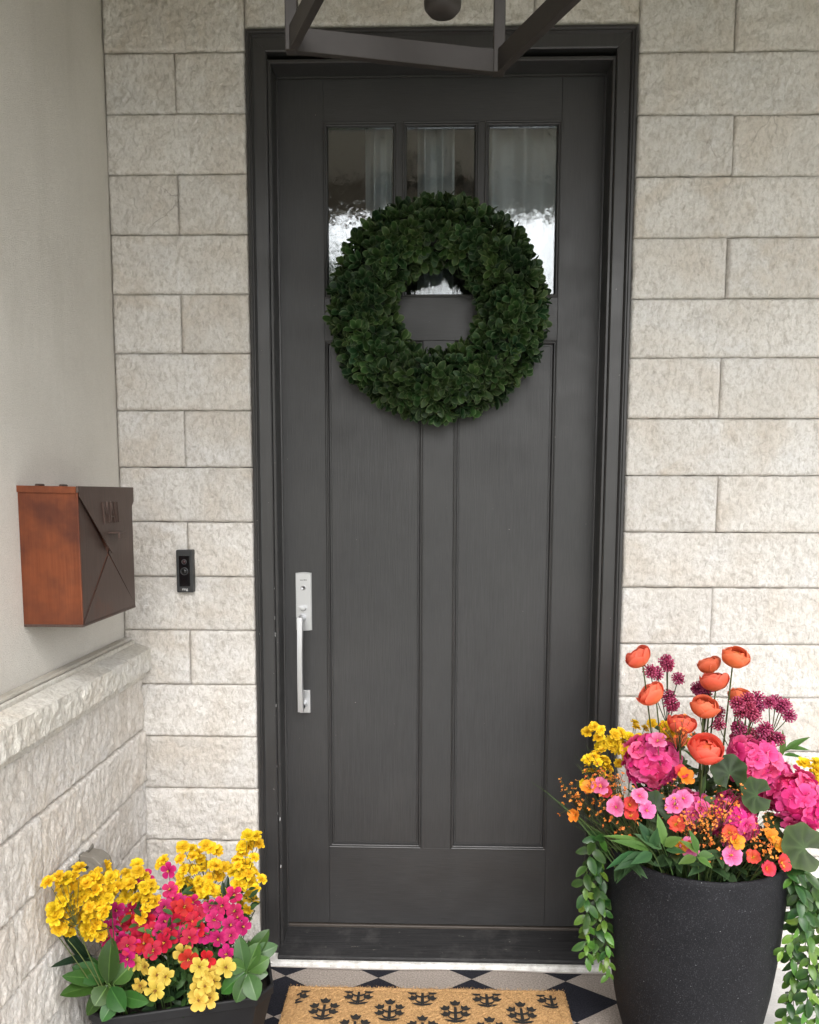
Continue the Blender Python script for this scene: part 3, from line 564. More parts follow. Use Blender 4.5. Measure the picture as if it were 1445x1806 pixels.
VINE = [[(0.431, -0.42, 0.574),(0.387, -0.44, 0.579),(0.371, -0.45, 0.542),(0.363, -0.45, 0.473),(0.369, -0.45, 0.418),(0.368, -0.44, 0.356),(0.372, -0.44, 0.286)], [(0.431, -0.4, 0.562),(0.398, -0.42, 0.543),(0.392, -0.42, 0.459),(0.412, -0.41, 0.397),(0.422, -0.41, 0.326),(0.433, -0.41, 0.226)], [(0.431, -0.38, 0.546),(0.408, -0.39, 0.501),(0.408, -0.39, 0.387),(0.403, -0.39, 0.3),(0.42, -0.39, 0.242)], [(0.778, -0.5, 0.545),(0.805, -0.52, 0.529),(0.827, -0.52, 0.45),(0.817, -0.52, 0.396),(0.789, -0.52, 0.355)], [(0.793, -0.48, 0.538),(0.823, -0.5, 0.516),(0.855, -0.5, 0.399),(0.865, -0.5, 0.29),(0.861, -0.5, 0.18),(0.86, -0.5, 0.111)], [(0.798, -0.46, 0.526),(0.827, -0.47, 0.464),(0.836, -0.47, 0.354),(0.84, -0.47, 0.243),(0.831, -0.47, 0.173),(0.826, -0.47, 0.116)], [(0.813, -0.45, 0.527),(0.867, -0.46, 0.507),(0.897, -0.46, 0.432),(0.909, -0.46, 0.294),(0.906, -0.46, 0.168),(0.911, -0.46, 0.083)], [(0.815, -0.44, 0.517),(0.865, -0.44, 0.476),(0.889, -0.44, 0.394),(0.872, -0.44, 0.281),(0.861, -0.44, 0.182),(0.872, -0.44, 0.082)], [(0.833, -0.42, 0.508),(0.907, -0.42, 0.467),(0.954, -0.42, 0.342),(0.957, -0.42, 0.185),(0.951, -0.42, 0.054)]]
GRASS_TIPS = [(0.267, -0.42, 0.717),(0.321, -0.42, 0.645),(0.346, -0.43, 0.615),(0.359, -0.42, 0.721),(0.394, -0.45, 0.638),(0.373, -0.46, 0.615),(0.355, -0.4, 0.762),(0.433, -0.45, 0.652),(0.367, -0.44, 0.654),(0.454, -0.5, 0.62),(0.502, -0.48, 0.652),(0.572, -0.48, 0.653),(0.53, -0.52, 0.629),(0.666, -0.56, 0.572),(0.707, -0.55, 0.568),(0.629, -0.56, 0.584),(0.706, -0.48, 0.641),(0.627, -0.44, 0.705),(0.559, -0.4, 0.758),(0.614, -0.57, 0.589),(0.349, -0.41, 0.649),(0.335, -0.42, 0.618),(0.787, -0.45, 0.643),(0.745, -0.5, 0.584)]

# ------------------------------------------------------------------ door frame
frame = empty('door_frame', (.018, .05, 0))
tag(frame, 'dark charcoal painted door casing and jambs set in the limestone wall', 'door frame')
FO = Vector((-.018, -.05, 0))
def sweep_u(name, prof, xl, xr, zt, zb, mat):
    """mitred three-sided moulding; prof = (offset inward from the outer edge, y)"""
    def piece(a, b):
        m = len(prof)
        ff = [(j, (j+1) % m, m+(j+1) % m, m+j) for j in range(m)] + [tuple(range(m))[::-1], tuple(range(m, 2*m))]
        me = mesh(name, [Vector(p)+FO for p in a+b], ff, mat)
        bm = bmesh.new(); bm.from_mesh(me); bmesh.ops.recalc_face_normals(bm, faces=bm.faces[:]); bm.to_mesh(me); bm.free()
        link(name, me, None, frame)
    piece([(xl+o, y, zb) for o, y in prof], [(xl+o, y, zt-o) for o, y in prof])
    piece([(xr-o, y, zb) for o, y in prof], [(xr-o, y, zt-o) for o, y in prof])
    piece([(xl+o+.0002, y, zt-o) for o, y in prof], [(xr-o-.0002, y, zt-o) for o, y in prof])
CAS = [(0, .05), (0, -.002), (.004, -.006), (.0085, -.0065), (.011, -.003), (.0135, -.003), (.016, -.0055), (.0185, -.001), (.020, .002), (.0505, .003), (.0535, .006), (.0535, .05)]
sweep_u('casing', CAS, -.4949, .5305, 2.5835, .004, M['trim'])
JF = [(0, .05), (0, .014), (.002, .012), (.0085, .012), (.0105, .0145), (.0115, .052), (.0115, .085), (.0185, .085), (.0185, .0875), (.03, .0875), (.03, .16), (0, .16)]
# jamb: face strip, reveal, then the stop the door closes against
sweep_u('jamb', [(0, .052), (0, .0135), (.0018, .012), (.0075, .012), (.0095, .0145), (.0098, .0835), (.0135, .084), (.0135, .139), (0, .139)], -.4411, .4772, 2.5148, .004, M['trim'])
g = MB()
g.add([(-.4408, -.032, .0205), (.4768, -.032, .0205), (.4768, -.034, .028), (-.4408, -.034, .028), (-.4408, -.03, .032), (.4768, -.03, .032), (-.4408, .084, .058), (.4768, .084, .058), (-.4408, .084, .0205), (.4768, .084, .0205)],
      [(0, 1, 2, 3), (3, 2, 5, 4), (4, 5, 7, 6), (0, 3, 4, 6, 8), (1, 9, 7, 5, 2), (0, 8, 9, 1)])
for i, p in enumerate(g.v): g.v[i] = tuple(Vector(p)+FO)
tag(g.build('threshold', M['threshold'], frame), 'worn blackish sloping threshold')
bevel_box('threshold_strip', (-.4408-.018, .0842-.05, .040), (.4768-.018, .1395-.05, .0665), M['bronze'], frame, .003)
bevel_box('sill_base', (-.497-.018, -.046-.05, .0005), (.535-.018, .02-.05, .0203), M['white_masonry'], frame, .004)
rnd = random.Random(5)
def chip(x, y, z, h, w=.0010):
    g = MB(); g.add([(-w/2, 0, -h/2), (w*.2, 0, -h*.55), (w/2, 0, h*.1), (w*.3, 0, h/2), (-w*.4, 0, h*.3), (0, -.0005, 0)], [(0, 1, 5), (1, 2, 5), (2, 3, 5), (3, 4, 5), (4, 0, 5)])
    g.build('paint_chip', M['print'], frame, loc=Vector((x, y, z))+FO)
for z in (1.02, .972, 1.055, 1.10, .775, .60, .44, .19): chip(-.4418+rnd.uniform(-.0008, .0008), .0055, z+rnd.uniform(-.01, .01), rnd.uniform(.004, .014))
for z in (.43, .285): chip(-.4362, .0112, z, .011, .002)

# ------------------------------------------------------------------ front door
door = empty('front_door', (.0225, .09, .07))
tag(door, 'dark charcoal wood-grain front door with three glass panes and two tall panels', 'door')
DL = Vector((-.0225, -.09, -.07))
YF, YB = .09, .135
def dbox(name, x0, x1, z0, z1, mat, y0=YF, y1=YB, w=.0006):
    return bevel_box(name, Vector((x0, y0, z0))+DL, Vector((x1, y1, z1))+DL, mat, door, w, 1)
XA, XB, ZA, ZB = -.432, .468, .069, 2.5045
dbox('stile', XA, -.3035, ZA, ZB, M['door_v']); dbox('stile', .3505, XB, ZA, ZB, M['door_v'])
dbox('rail', -.3031, .3501, 2.3885, ZB, M['door_h']); dbox('rail', -.3031, .3501, 1.8045, 1.9215, M['door_h']); dbox('rail', -.3031, .3501, ZA, .3105, M['door_h'])
dbox('mullion', -.0237, .0635, .3109, 1.8041, M['door_v'])
dbox('muntin', -.1005, -.0845, 1.9219, 2.3881, M['door_v']); dbox('muntin', .1245, .1425, 1.9219, 2.3881, M['door_v'])
def ring(name, x0, x1, z0, z1, prof, mat, parent=door):
    """mitred sticking round an opening; prof = (offset inward, y)"""
    vv = []; ff = []; m = len(prof)
    for o, y in prof:
        for (x, z) in ((x0+o, z0+o), (x1-o, z0+o), (x1-o, z1-o), (x0+o, z1-o)): vv.append(Vector((x, y, z))+DL)
    for j in range(m-1):
        for k in range(4): ff.append((j*4+k, j*4+(k+1) % 4, (j+1)*4+(k+1) % 4, (j+1)*4+k))
    return link(name, mesh(name, vv, ff, mat), None, parent)
STK = [(-.0012, .0902), (-.0008, .0872), (.0012, .0862), (.0032, .0872), (.0040, .0898), (.0066, .0893), (.0082, .0905), (.0098, .0965), (.0108, .0995)]
for x0, x1 in ((-.3031, -.0241), (.0639, .3501)):
    ring('moulding', x0, x1, .3109, 1.8041, STK, M['trim'])
    p = MB(); a = Vector((x0+.0100, .0985, .3209))+DL; b = Vector((x1-.0100, .128, 1.7941))+DL
    p.box(a, b); pan = p.build('panel', M['door_v'], door)
    ring('panel_bead', x0+.0135, x1-.0135, .3245, 1.7905, [(0, .0986), (.0006, .0970), (.0016, .0970), (.0024, .0984)], M['trim'], door)
for x0, x1 in ((-.3031, -.1009), (-.0841, .1241), (.1429, .3501)):
    ring('glazing_bead', x0, x1, 1.9219, 2.3881, STK, M['trim'])
    dbox('glass_pane', x0+.0085, x1-.0085, 1.9305, 2.3795, M['glass'], .1035, .1085, .0003)

# handle set
hs_ = empty('door_handle'); hs_.parent = door; hs_.location = Vector((-.371, .09, 1.06))+DL
tag(hs_, 'satin nickel handle set with long square grip')
HL = Vector((.371, -.09, -1.06))
def hb(name, a, b, mat, w=.002): return bevel_box(name, Vector(a)+HL, Vector(b)+HL, mat, hs_, w, 3)
bm = bmesh.new(); N_ = 10
top = [(-.394+.046*k/N_, 1.1445+.0022*math.sin(math.pi*k/N_)) for k in range(N_+1)]; bot = [(-.348-.046*k/N_, .9765-.0022*math.sin(math.pi*k/N_)) for k in range(N_+1)]
vf = [bm.verts.new(Vector((x, .0895, z))+HL) for x, z in top+bot]
fc = bm.faces.new(vf); ex = bmesh.ops.extrude_face_region(bm, geom=[fc]); bmesh.ops.translate(bm, vec=(0, -.0085, 0), verts=[v for v in ex['geom'] if isinstance(v, bmesh.types.BMVert)])
bmesh.ops.recalc_face_normals(bm, faces=bm.faces[:])
bmesh.ops.bevel(bm, geom=[e for e in bm.edges if all(v.co.y < -.005 for v in e.verts)], offset=.0022, segments=3, affect='EDGES')
me = bpy.data.meshes.new('backplate'); bm.to_mesh(me); bm.free(); me.materials.append(M['nickel']); link('backplate', me, None, hs_)
g = MB(); g.lathe([(.0078, 0), (.0078, .0022), (.0072, .003), (.0062, .003), (.006, .0018), (0.0001, .0018)], 28, axis='y', org=tuple(Vector((-.3716, .0812, 1.1012))+HL)); g.build('key_cylinder', M['nickel'], hs_, True)
g = MB(); g.lathe([(.0001, .0021), (.0020, .0021), (.0020, .0019)], 14, axis='y', org=tuple(Vector((-.3716, .0812, 1.1025))+HL)); g.box(Vector((-.3723, .0788, 1.0962))+HL, Vector((-.3709, .0795, 1.1022))+HL); g.build('keyway', M['key_dark'], hs_)
g = MB()
pts = [(-.3835, 1.0445), (-.366, 1.0445), (-.3625, 1.0395), (-.368, 1.033), (-.377, 1.034)]
fr_ = [Vector((x, .081, z))+HL for x, z in pts]; bk_ = [Vector((x+.001, .060, z*1.0+(.002 if i < 2 else .006)))+HL for i, (x, z) in enumerate(pts)]
g.add(fr_+bk_, [tuple(range(5, 10))]+[(i, (i+1) % 5, 5+(i+1) % 5, 5+i) for i in range(5)]); g.build('thumb_latch', M['nickel'], hs_)
g = MB()
for a, b in ((-.381, -.372), (-.3705, -.3655), (-.3645, -.3615)): g.box(Vector((a, .0806, 1.1232))+HL, Vector((b, .0812, 1.1248 if b < -.37 else 1.1255))+HL)
g.build('stamped_lettering', M['key_dark'], hs_)
g = MB(); g.lathe([(.0115, 0), (.011, .004), (.009, .010), (.0088, .035)], 24, axis='y', org=tuple(Vector((-.3755, .0815, 1.012))+HL)); g.build('grip_boss', M['nickel'], hs_, True)
hb('foot_plate', (-.3865, .0815, .7275), (-.3545, .0896, .797), M['nickel'], .002)
g = MB(); g.lathe([(.0085, 0), (.0080, .010), (.0078, .036)], 20, axis='y', org=tuple(Vector((-.372, .0815, .757))+HL)); g.build('grip_boss', M['nickel'], hs_, True)
bm = bmesh.new(); K = 14; loops = []
for k in range(K+1):
    s_ = k/K; z = 1.0195-.2785*s_; xo = -.3765-.001*s_; yo = .0465-.010*math.sin(math.pi*s_); hw = .0090-.0008*math.sin(math.pi*s_)
    loops.append([bm.verts.new(Vector((xo+dx*hw, yo+dy*.006, z))+HL) for dx, dy in ((-1, -.5), (-.8, -1), (.8, -1), (1, -.5), (1, 1), (-1, 1))])
for a, b in zip(loops[:-1], loops[1:]):
    for j in range(6): bm.faces.new((a[j], a[(j+1) % 6], b[(j+1) % 6], b[j]))
bm.faces.new(loops[0][::-1]); bm.faces.new(loops[-1]); bmesh.ops.recalc_face_normals(bm, faces=bm.faces[:])
me = bpy.data.meshes.new('grip'); bm.to_mesh(me); bm.free(); me.materials.append(M['nickel']); link('grip', me, None, hs_)

# curtains in the hall behind the panes
def curtain(x0, x1, y, sd_, label):
    n = 60; vv = []; ff = []
    for i in range(n+1):
        x = x0+(x1-x0)*i/n
        for j in range(9):
            z = 1.70+.78*j/8
            vv.append((x, y+.026*math.sin(i*.21+sd_)+.006*math.sin(i*.47+sd_*2+j*.1), z))
    for i in range(n):
        for j in range(8): ff.append((i*9+j, (i+1)*9+j, (i+1)*9+j+1, i*9+j+1))
    m = mesh('curtain', vv, ff, M['curtain'], True); o = link('curtain', m); 
    sol = o.modifiers.new('thickness', 'SOLIDIFY'); sol.thickness = .002
    tag(o, label, 'curtain')
curtain(-.195, -.095, .165, 1.0, 'grey curtain panel hanging behind the pane at the handle side')
curtain(-.045, .060, .165, 2.2, 'grey curtain panel hanging behind the middle glass pane')
curtain(.150, .345, .165, 3.9, 'grey curtain panel hanging behind the pane at the hinge side')

# ------------------------------------------------------------------ text helper
def text_mesh(name, s, size, mat, parent, mw, extrude=.0005, sx=1.0):
    cu = bpy.data.curves.new(name, 'FONT'); cu.body = s; cu.size = size; cu.extrude = extrude; cu.align_x = 'CENTER'; cu.align_y = 'CENTER'; cu.resolution_u = 3
    o = bpy.data.objects.new(name+'_curve', cu); COL.objects.link(o)
    bpy.context.view_layer.update()
    me = bpy.data.meshes.new_from_object(o.evaluated_get(bpy.context.evaluated_depsgraph_get()))
    bpy.data.objects.remove(o); bpy.data.curves.remove(cu)
    me.name = name; me.transform(Matrix.Diagonal((sx, 1, 1, 1))); me.materials.clear(); me.materials.append(mat)
    p = link(name, me, None, parent); p.matrix_local = mw
    return p

# ------------------------------------------------------------------ video doorbell
bell = empty('video_doorbell', (-.6875, -.004, 1.098))
tag(bell, 'slim black video doorbell on the limestone beside the door casing', 'doorbell')
bevel_box('body', (-.0235, -.018, 0), (.0235, .008, .1195), M['bell'], bell, .0035, 3)
bevel_box('face_window', (-.0150, -.0192, .0175), (.0150, -.017, .1030), M['bell_gloss'], bell, .0006, 2)
g = MB(); g.lathe([(.0108, 0), (.0108, .0014), (.0098, .0020), (.0090, .0014), (.0090, .0006)], 32, axis='y', org=(0, -.0192, .0600)); g.build('button_ring', M['bell_ring'], bell, True)
g = MB(); g.lathe([(.0088, 0), (.0085, .0026), (.006, .0050), (.003, .0058), (.0001, .006)], 28, axis='y', org=(0, -.0192, .0600)); g.build('button', M['bell_gloss'], bell, True)
cl = MB(); cl.lathe([(.0072, 0), (.0072, .0012), (.0062, .0016), (.0058, .0006)], 28, axis='y', org=(0, -.0192, .0865)); cl = cl.build('camera_ring', M['bell_ring'], bell, True)
g = MB(); g.lathe([(.0056, 0), (.005, .0020), (.003, .0032), (.0001, .0036)], 24, axis='y', org=(0, -.0192, .0865)); g.build('camera_lens', M['lens'], bell, True)
text_mesh('lettering', 'ring', .0105, M['print'], bell, Matrix.Translation((0, -.0181, .0095)) @ Matrix.Rotation(R(90), 4, 'X'), .0002)

# ------------------------------------------------------------------ mailbox
mail = empty('mailbox', (-.873, -.40, 1.088))
tag(mail, 'square copper envelope-front mailbox mounted on the stucco wall', 'mailbox')
X0, X1, Y0, Y1, H = .0005, .127, -.160, .150, .300
g = MB()
g.add([(X0, Y0, .006), (X1, Y0, .006), (X1, Y0, H-.012), (X0, Y0, H-.012), (X0, Y1, .006), (X1, Y1, .006), (X1, Y1, H-.012), (X0, Y1, H-.012)],
      [(0, 1, 2, 3), (5, 4, 7, 6), (4, 0, 3, 7), (0, 4, 5, 1), (3, 2, 6, 7), (1, 5, 6, 2)])
g.build('body', M['copper'], mail)
bevel_box('base_trim', (X0, Y0-.001, 0), (X1+.002, Y1+.001, .0058), M['copper_front'], mail, .001)
bevel_box('side_seam', (X1-.003, Y0-.0022, .006), (X1+.0022, Y0+.004, H-.0125), M['copper'], mail, .001)
lid = MB()
lid.add([(X0, Y0-.004, H-.012), (X1+.005, Y0-.004, H-.014), (X1+.005, Y1+.004, H-.014), (X0, Y1+.004, H-.012), (X0, Y0-.004, H+.002), (X1+.005, Y0-.004, H), (X1+.005, Y1+.004, H), (X0, Y1+.004, H+.002)],
        [(0, 3, 2, 1), (4, 5, 6, 7), (0, 1, 5, 4), (1, 2, 6, 5), (2, 3, 7, 6), (3, 0, 4, 7)])
lid.v = [(min(x, X1-.0005), y, z) for x, y, z in lid.v]; lidp = lid.build('lid', M['copper'], mail)
bevel_box('lid_lip', (X1, Y0-.0045, H-.013), (X1+.0050, Y1+.0045, H+.0008), M['copper_front'], mail, .001)
yc, zc = -.012, .150
def tri(name, pts, off, mat, lift=None, parent=mail):
    n = len(pts); a = [(X1+.0004, y, z) for y, z in pts]; b = [(X1+off+(lift[i] if lift else 0), y, z) for i, (y, z) in enumerate(pts)]
    m = mesh(name, a+b, [tuple(range(n))[::-1], tuple(range(n, 2*n))]+[(i, (i+1) % n, n+(i+1) % n, n+i) for i in range(n)], mat)
    bm = bmesh.new(); bm.from_mesh(m); bmesh.ops.recalc_face_normals(bm, faces=bm.faces[:]); bm.to_mesh(m); bm.free()
    return link(name, m, None, parent)
tri('side_flap', [(Y0+.001, .008), (yc-.002, zc), (Y0+.001, H-.016)], .0016, M['copper_front'])
tri('side_flap', [(Y1-.001, .008), (Y1-.001, H-.016), (yc+.004, zc)], .0016, M['copper_front'])
tri('bottom_flap', [(Y0+.004, .007), (Y1-.004, .007), (yc, zc-.006)], .0034, M['copper_front'])
# lifting top flap: stands proud towards its tip
g = MB()
fl = [(X1+.0052, Y0+.000, H-.006), (X1+.0052, Y1+.002, H-.006), (X1+.0052, Y1+.002, H-.034), (X1+.013, yc+.012, zc+.004), (X1+.0135, yc-.003, zc-.001), (X1+.0062, Y0+.0, H-.022)]
bkp = [(x-.0018, y, z) for x, y, z in fl]
g.add(fl+bkp, [(0, 1, 2, 3, 4, 5)[::-1], (6, 7, 8, 9, 10, 11)]+[(i, (i+1) % 6, 6+(i+1) % 6, 6+i) for i in range(6)])
flap = g.build('front_flap', M['copper_front'], mail)
def flapx(z): return X1+.0058+(H-.006-z)/(H-.006-zc)*.0078
bevel_box('flap_pull', (flapx(.196)-.001, -.030, .1945), (flapx(.196)+.026, .014, .1985), M['copper_front'], flap, .0008)
bevel_box('pull_lip', (flapx(.196)+.0225, -.030, .1815), (flapx(.196)+.0262, .014, .1944), M['copper_front'], flap, .0008)
def stroke(y0, z0, y1, z1, w=.0030):
    d = Vector((0, y1-y0, z1-z0)); n_ = Vector((0, -d.z, d.y)).normalized()*w/2
    vv = []
    for y, z in ((y0, z0), (y1, z1)):
        for s_ in (-1, 1):
            p = Vector((0, y, z))+n_*s_
            vv.append((flapx(p.z)-.001, p.y, p.z)); vv.append((flapx(p.z)+.0030, p.y, p.z))
    return vv, [(1, 3, 7, 5), (0, 1, 5, 4), (2, 6, 7, 3), (0, 2, 3, 1), (4, 5, 7, 6)]
lt = MB(); zb, zt = .2185, .266
for s_ in ((-.046, zb, -.046, zt), (-.046, zt, -.034, zb+.018), (-.034, zb+.018, -.022, zt), (-.022, zt, -.022, zb), (-.011, zb, .000, zt), (.000, zt, .011, zb), (-.007, zb+.014, .007, zb+.014), (.0225, zb, .0225, zt), (.035, zb, .035, zt), (.035, zb+.002, .046, zb+.002)):
    lt.add(*stroke(*s_))
lt.build('lettering', M['copper_front'], flap)
for y in (-.085, .03):
    g = MB(); g.tube([(X0+.012, y-.016, H+.0035), (X0+.012, y+.016, H+.0035)], .0032, 8); g.build('hinge_knuckle', M['copper_front'], mail)

# ------------------------------------------------------------------ outlet cover on the wainscot
oc = empty('outlet_cover', (-.82, -.46, .40))
tag(oc, 'taupe weatherproof outlet cover on the rough stone behind the window box', 'outlet')
bevel_box('back_plate', (-.008, -.075, -.01), (.004, .075, .128), M['outlet'], oc, .004)
g = MB()
pr_ = [(.004, 0), (.050, 0), (.053, .085), (.047, .103), (.030, .117), (.004, .121)]
a = [(x, -.066, z) for x, z in pr_]; b = [(x, .066, z) for x, z in pr_]; n = len(pr_)
g.add(a+b, [tuple(range(n)), tuple(range(n, 2*n))[::-1]]+[(i, n+i, n+(i+1) % n, (i+1) % n) for i in range(n)])
o = g.build('hood', M['outlet'], oc); bv = o.modifiers.new('bevel', 'BEVEL'); bv.width = .005; bv.segments = 3
g = MB(); pr2 = [(.004, .1195), (.031, .1155), (.048, .102), (.0535, .086), (.059, .09), (.054, .112), (.034, .130), (.004, .135)]
a = [(x, -.008, z) for x, z in pr2]; b = [(x, .012, z) for x, z in pr2]; n = len(pr2)
g.add(a+b, [tuple(range(n)), tuple(range(n, 2*n))[::-1]]+[(i, n+i, n+(i+1) % n, (i+1) % n) for i in range(n)])
o = g.build('hood_rib', M['outlet'], oc); bv = o.modifiers.new('bevel', 'BEVEL'); bv.width = .002; bv.segments = 2
bevel_box('latch_slot', (.026, -.045, .1165), (.036, -.032, .1200), M['key_dark'], oc, .001)

# ------------------------------------------------------------------ hanging lantern
lan = empty('hanging_lantern', (-.015, -1.0, 2.07))
tag(lan, 'open-frame bronze lantern hanging from the porch ceiling above the door', 'lantern')
A = Vector((-.224, -.90, 0)); B = Vector((.1075, -.8254, 0)); nd = Vector((.42, -.907, 0))*.335
C = B+nd; Dd = A+nd
LO = Vector((.015, 1.0, 0))
A, B, C, Dd = [p+LO for p in (A, B, C, Dd)]
ctr = (A+B+C+Dd)/4
def strap(name, p, q, h, th, z0, parent=lan, ext=0):
    d = (q-p).normalized(); nrm = Vector((d.y, -d.x, 0))*th/2
    p = p-d*ext; q = q+d*ext
    vv = [p-nrm, p+nrm, q+nrm, q-nrm]
    g = MB(); g.add([v+Vector((0, 0, z0)) for v in vv]+[v+Vector((0, 0, z0+h)) for v in vv], [(0, 1, 2, 3)[::-1], (4, 5, 6, 7), (0, 1, 5, 4), (1, 2, 6, 5), (2, 3, 7, 6), (3, 0, 4, 7)])
    o = g.build(name, M['lantern'], parent); bv = o.modifiers.new('bevel', 'BEVEL'); bv.width = .001; bv.segments = 2
    return o
for p, q in ((A, B), (B, C), (C, Dd), (Dd, A)):
    strap('bottom_rail', p, q, .036, .0125, -.003, ext=-.0068); strap('top_rail', p*1.0, q*1.0, .03, .0125, .50, ext=-.0068)
for p in (A, B, C, Dd):
    bevel_box('corner_post', (p.x-.0095, p.y-.0095, -.0034), (p.x+.0095, p.y+.0095, .531), M['lantern'], lan, .0015)
for p in (A, B, C, Dd):
    g = MB(); g.tube([p+Vector((0, 0, .528)), ctr+Vector((0, 0, .70))], .007, 8); g.build('canopy_arm', M['lantern'], lan)
g = MB(); g.lathe([(.0001, -.012), (.020, -.011), (.026, -.004), (.027, .004), (.024, .016), (.016, .030), (.012, .05), (.012, .06)], 32, org=tuple(ctr)); g.build('finial_cup', M['lantern'], lan, True)
g = MB(); g.tube([ctr+Vector((0, 0, .05)), ctr+Vector((0, 0, .833))], .006, 10); g.build('centre_rod', M['lantern'], lan)
for k in range(3):
    th = 2*math.pi*k/3+.4; e = ctr+Vector((math.cos(th)*.07, math.sin(th)*.07, .12))
    g = MB(); g.tube([ctr+Vector((0, 0, .07)), ctr+Vector((math.cos(th)*.035, math.sin(th)*.035, .055)), e+Vector((0, 0, -.03)), e], .005, 8); g.build('candle_arm', M['lantern'], lan)
    g = MB(); g.lathe([(.012, 0), (.012, .10), (.0001, .10)], 16, org=tuple(e)); g.build('candle_sleeve', M['candle'], lan, True)
g = MB(); g.lathe([(.0001, .802), (.055, .805), (.06, .815), (.06, .828)], 28, org=tuple(ctr)); g.build('ceiling_plate', M['lantern'], lan, True)

# ------------------------------------------------------------------ rug and doormat
def sheet(x0, x1, y0, y1, z, th, wav, sp=.012):
    nx = int((x1-x0)/sp); ny = int((y1-y0)/sp); vv = []; ff = []
    for i in range(nx+1):
        for j in range(ny+1):
            x = x0+(x1-x0)*i/nx; y = y0+(y1-y0)*j/ny
            e = max(0, 1-(y1-y)/.10)
            yy = y + e*.0035*math.sin(x*9+.6) 
            vv.append((x, yy, z+wav*(.5+.5*math.sin(x*13+y*5))*(e if y1-y < .1 else 0)))
    for i in range(nx):
        for j in range(ny): ff.append((i*(ny+1)+j, (i+1)*(ny+1)+j, (i+1)*(ny+1)+j+1, i*(ny+1)+j+1))
    return vv, ff
rug = empty('outdoor_rug', (0, -.4, .001))
tag(rug, 'flat woven rug with black and taupe diamonds lying under the doormat', 'rug')
vv, ff = sheet(-.538, .521, -.92, -.0475, .0045, .004, .002)
o = link('woven_field', mesh('woven_field', vv, ff, M['rug'], True), None, rug, (0, .4, 0)); s_ = o.modifiers.new('thickness', 'SOLIDIFY'); s_.thickness = .0035; s_.offset = -1
g = MB(); g.tube([(x, -.0470+.0035*math.sin(x*9+.6)+.4, .0042+.002*(.5+.5*math.sin(x*13-.235))) for x in np.linspace(-.538, .521, 90)], .0024, 6); g.build('edge_binding', M['binding'], rug, True)

matt = empty('doormat', (-.006, -.38, .006))
tag(matt, 'tan coir doormat printed with black tulip sprigs on the diamond rug', 'doormat')
MX0, MX1, MY0, MY1, MZ = -.378, .378, -.225, .2245, .017
motifs = []
def tulip(cx, cy, s, ang=0):
    p = [(-.5, .15), (-.62, .62), (-.28, .48), (0, .85), (.28, .48), (.62, .62), (.5, .15), (.28, -.15), (-.28, -.15)]
    ca, sa = math.cos(ang), math.sin(ang)
    return [(cx+s*(x*ca-y*sa), cy+s*(x*sa+y*ca)) for x, y in p]
def motif(cx, cy, part='full', s=1.0):
    P_ = []
    ylim = 1
    st = [(-.0048, -.038), (.0048, -.038), (.0036, .02), (-.0036, .02)]
    P_.append([(cx+x*s, cy+y*s) for x, y in st])
    P_.append([(cx+x*s, cy+y*s) for x, y in [(-.031, -.033), (-.016, -.034), (0, -.039), (.016, -.034), (.031, -.033), (.020, -.0425), (0, -.047), (-.020, -.0425)]])
    for sg in (-1, 1):
        for (ex, ey) in ((.024, -.019), (.025, .006)):
            P_.append([(cx+sg*x*s, cy+y*s) for x, y in [(0, ey-.019), (.012, ey-.0155), (ex-.004, ey-.005), (ex-.004, ey-.0005), (.010, ey-.008), (0, ey-.011)]])
            P_.append(tulip(cx+sg*ex*s, cy+(ey+.001)*s, 0.0235*s, -sg*.35))
    P_.append(tulip(cx, cy+.027*s, .0250*s))
    return P_
MOT = []
for row in range(5):
    y = .1165 - row*.0655
    off = .0 if row % 2 == 0 else .0865
    for kx in range(-3, 4):
        x = kx*.173 - .009 + off*1.0 - (.087 if row % 2 == 0 else .0865)
        if abs(x) < .33: MOT.append((x, y, 0))
for kx in range(-2, 3): MOT.append((kx*.173-.010, .1165+.0655, 1))
polys = []
for x, y, cut in MOT:
    for pl in motif(x, y, s=.96):
        if cut:
            if min(q[1] for q in pl) > y+.006: continue
            pl = [(max(-.350, min(.350, a)), min(b, y+.012)) for a, b in pl]
            if max(q[0] for q in pl)-min(q[0] for q in pl) < .002: continue
        polys.append((pl, (x, y)))
gx, gy = 190, 112
xs = np.linspace(MX0, MX1, gx+1); ys = np.linspace(MY0, MY1, gy+1)
rng = np.random.RandomState(3)
vv = []; ff = []; cc = []
for i, x in enumerate(xs):
    for j, y in enumerate(ys):
        e = min(x-MX0, MX1-x, y-MY0, MY1-y)
        edge = -.006*max(0, 1-e/.010)**2
        gro = -.0022*(abs((min(x-MX0, MX1-x))-.028) < .004 or abs((min(y-MY0, MY1-y))-.0145) < .002)
        # pressed diamond lattice in the pile
        la = abs(((x/.173+y/.131) % 1)-.5); lb = abs(((x/.173-y/.131) % 1)-.5)
        gro -= .0014*(min(la, lb) < .03)
        jx = rng.normal(0, .0010) if e < .001 else 0
        vv.append((x+jx, y+(rng.normal(0, .0010) if e < .001 else 0), MZ+edge+gro+rng.normal(0, .0007)))
        k = rng.uniform(.75, 1.2); cc.append((.50*k, .30*k, .135*k))
for i in range(gx):
    for j in range(gy): ff.append((i*(gy+1)+j, (i+1)*(gy+1)+j, (i+1)*(gy+1)+j+1, i*(gy+1)+j+1))
nb = len(vv); bd = [i*(gy+1) for i in range(gx+1)]+[gx*(gy+1)+j for j in range(1, gy+1)]+[i*(gy+1)+gy for i in range(gx-1, -1, -1)]+[j for j in range(gy-1, 0, -1)]
vv += [(vv[b][0], vv[b][1], .0012) for b in bd]; cc += [(.30, .18, .08)]*len(bd)
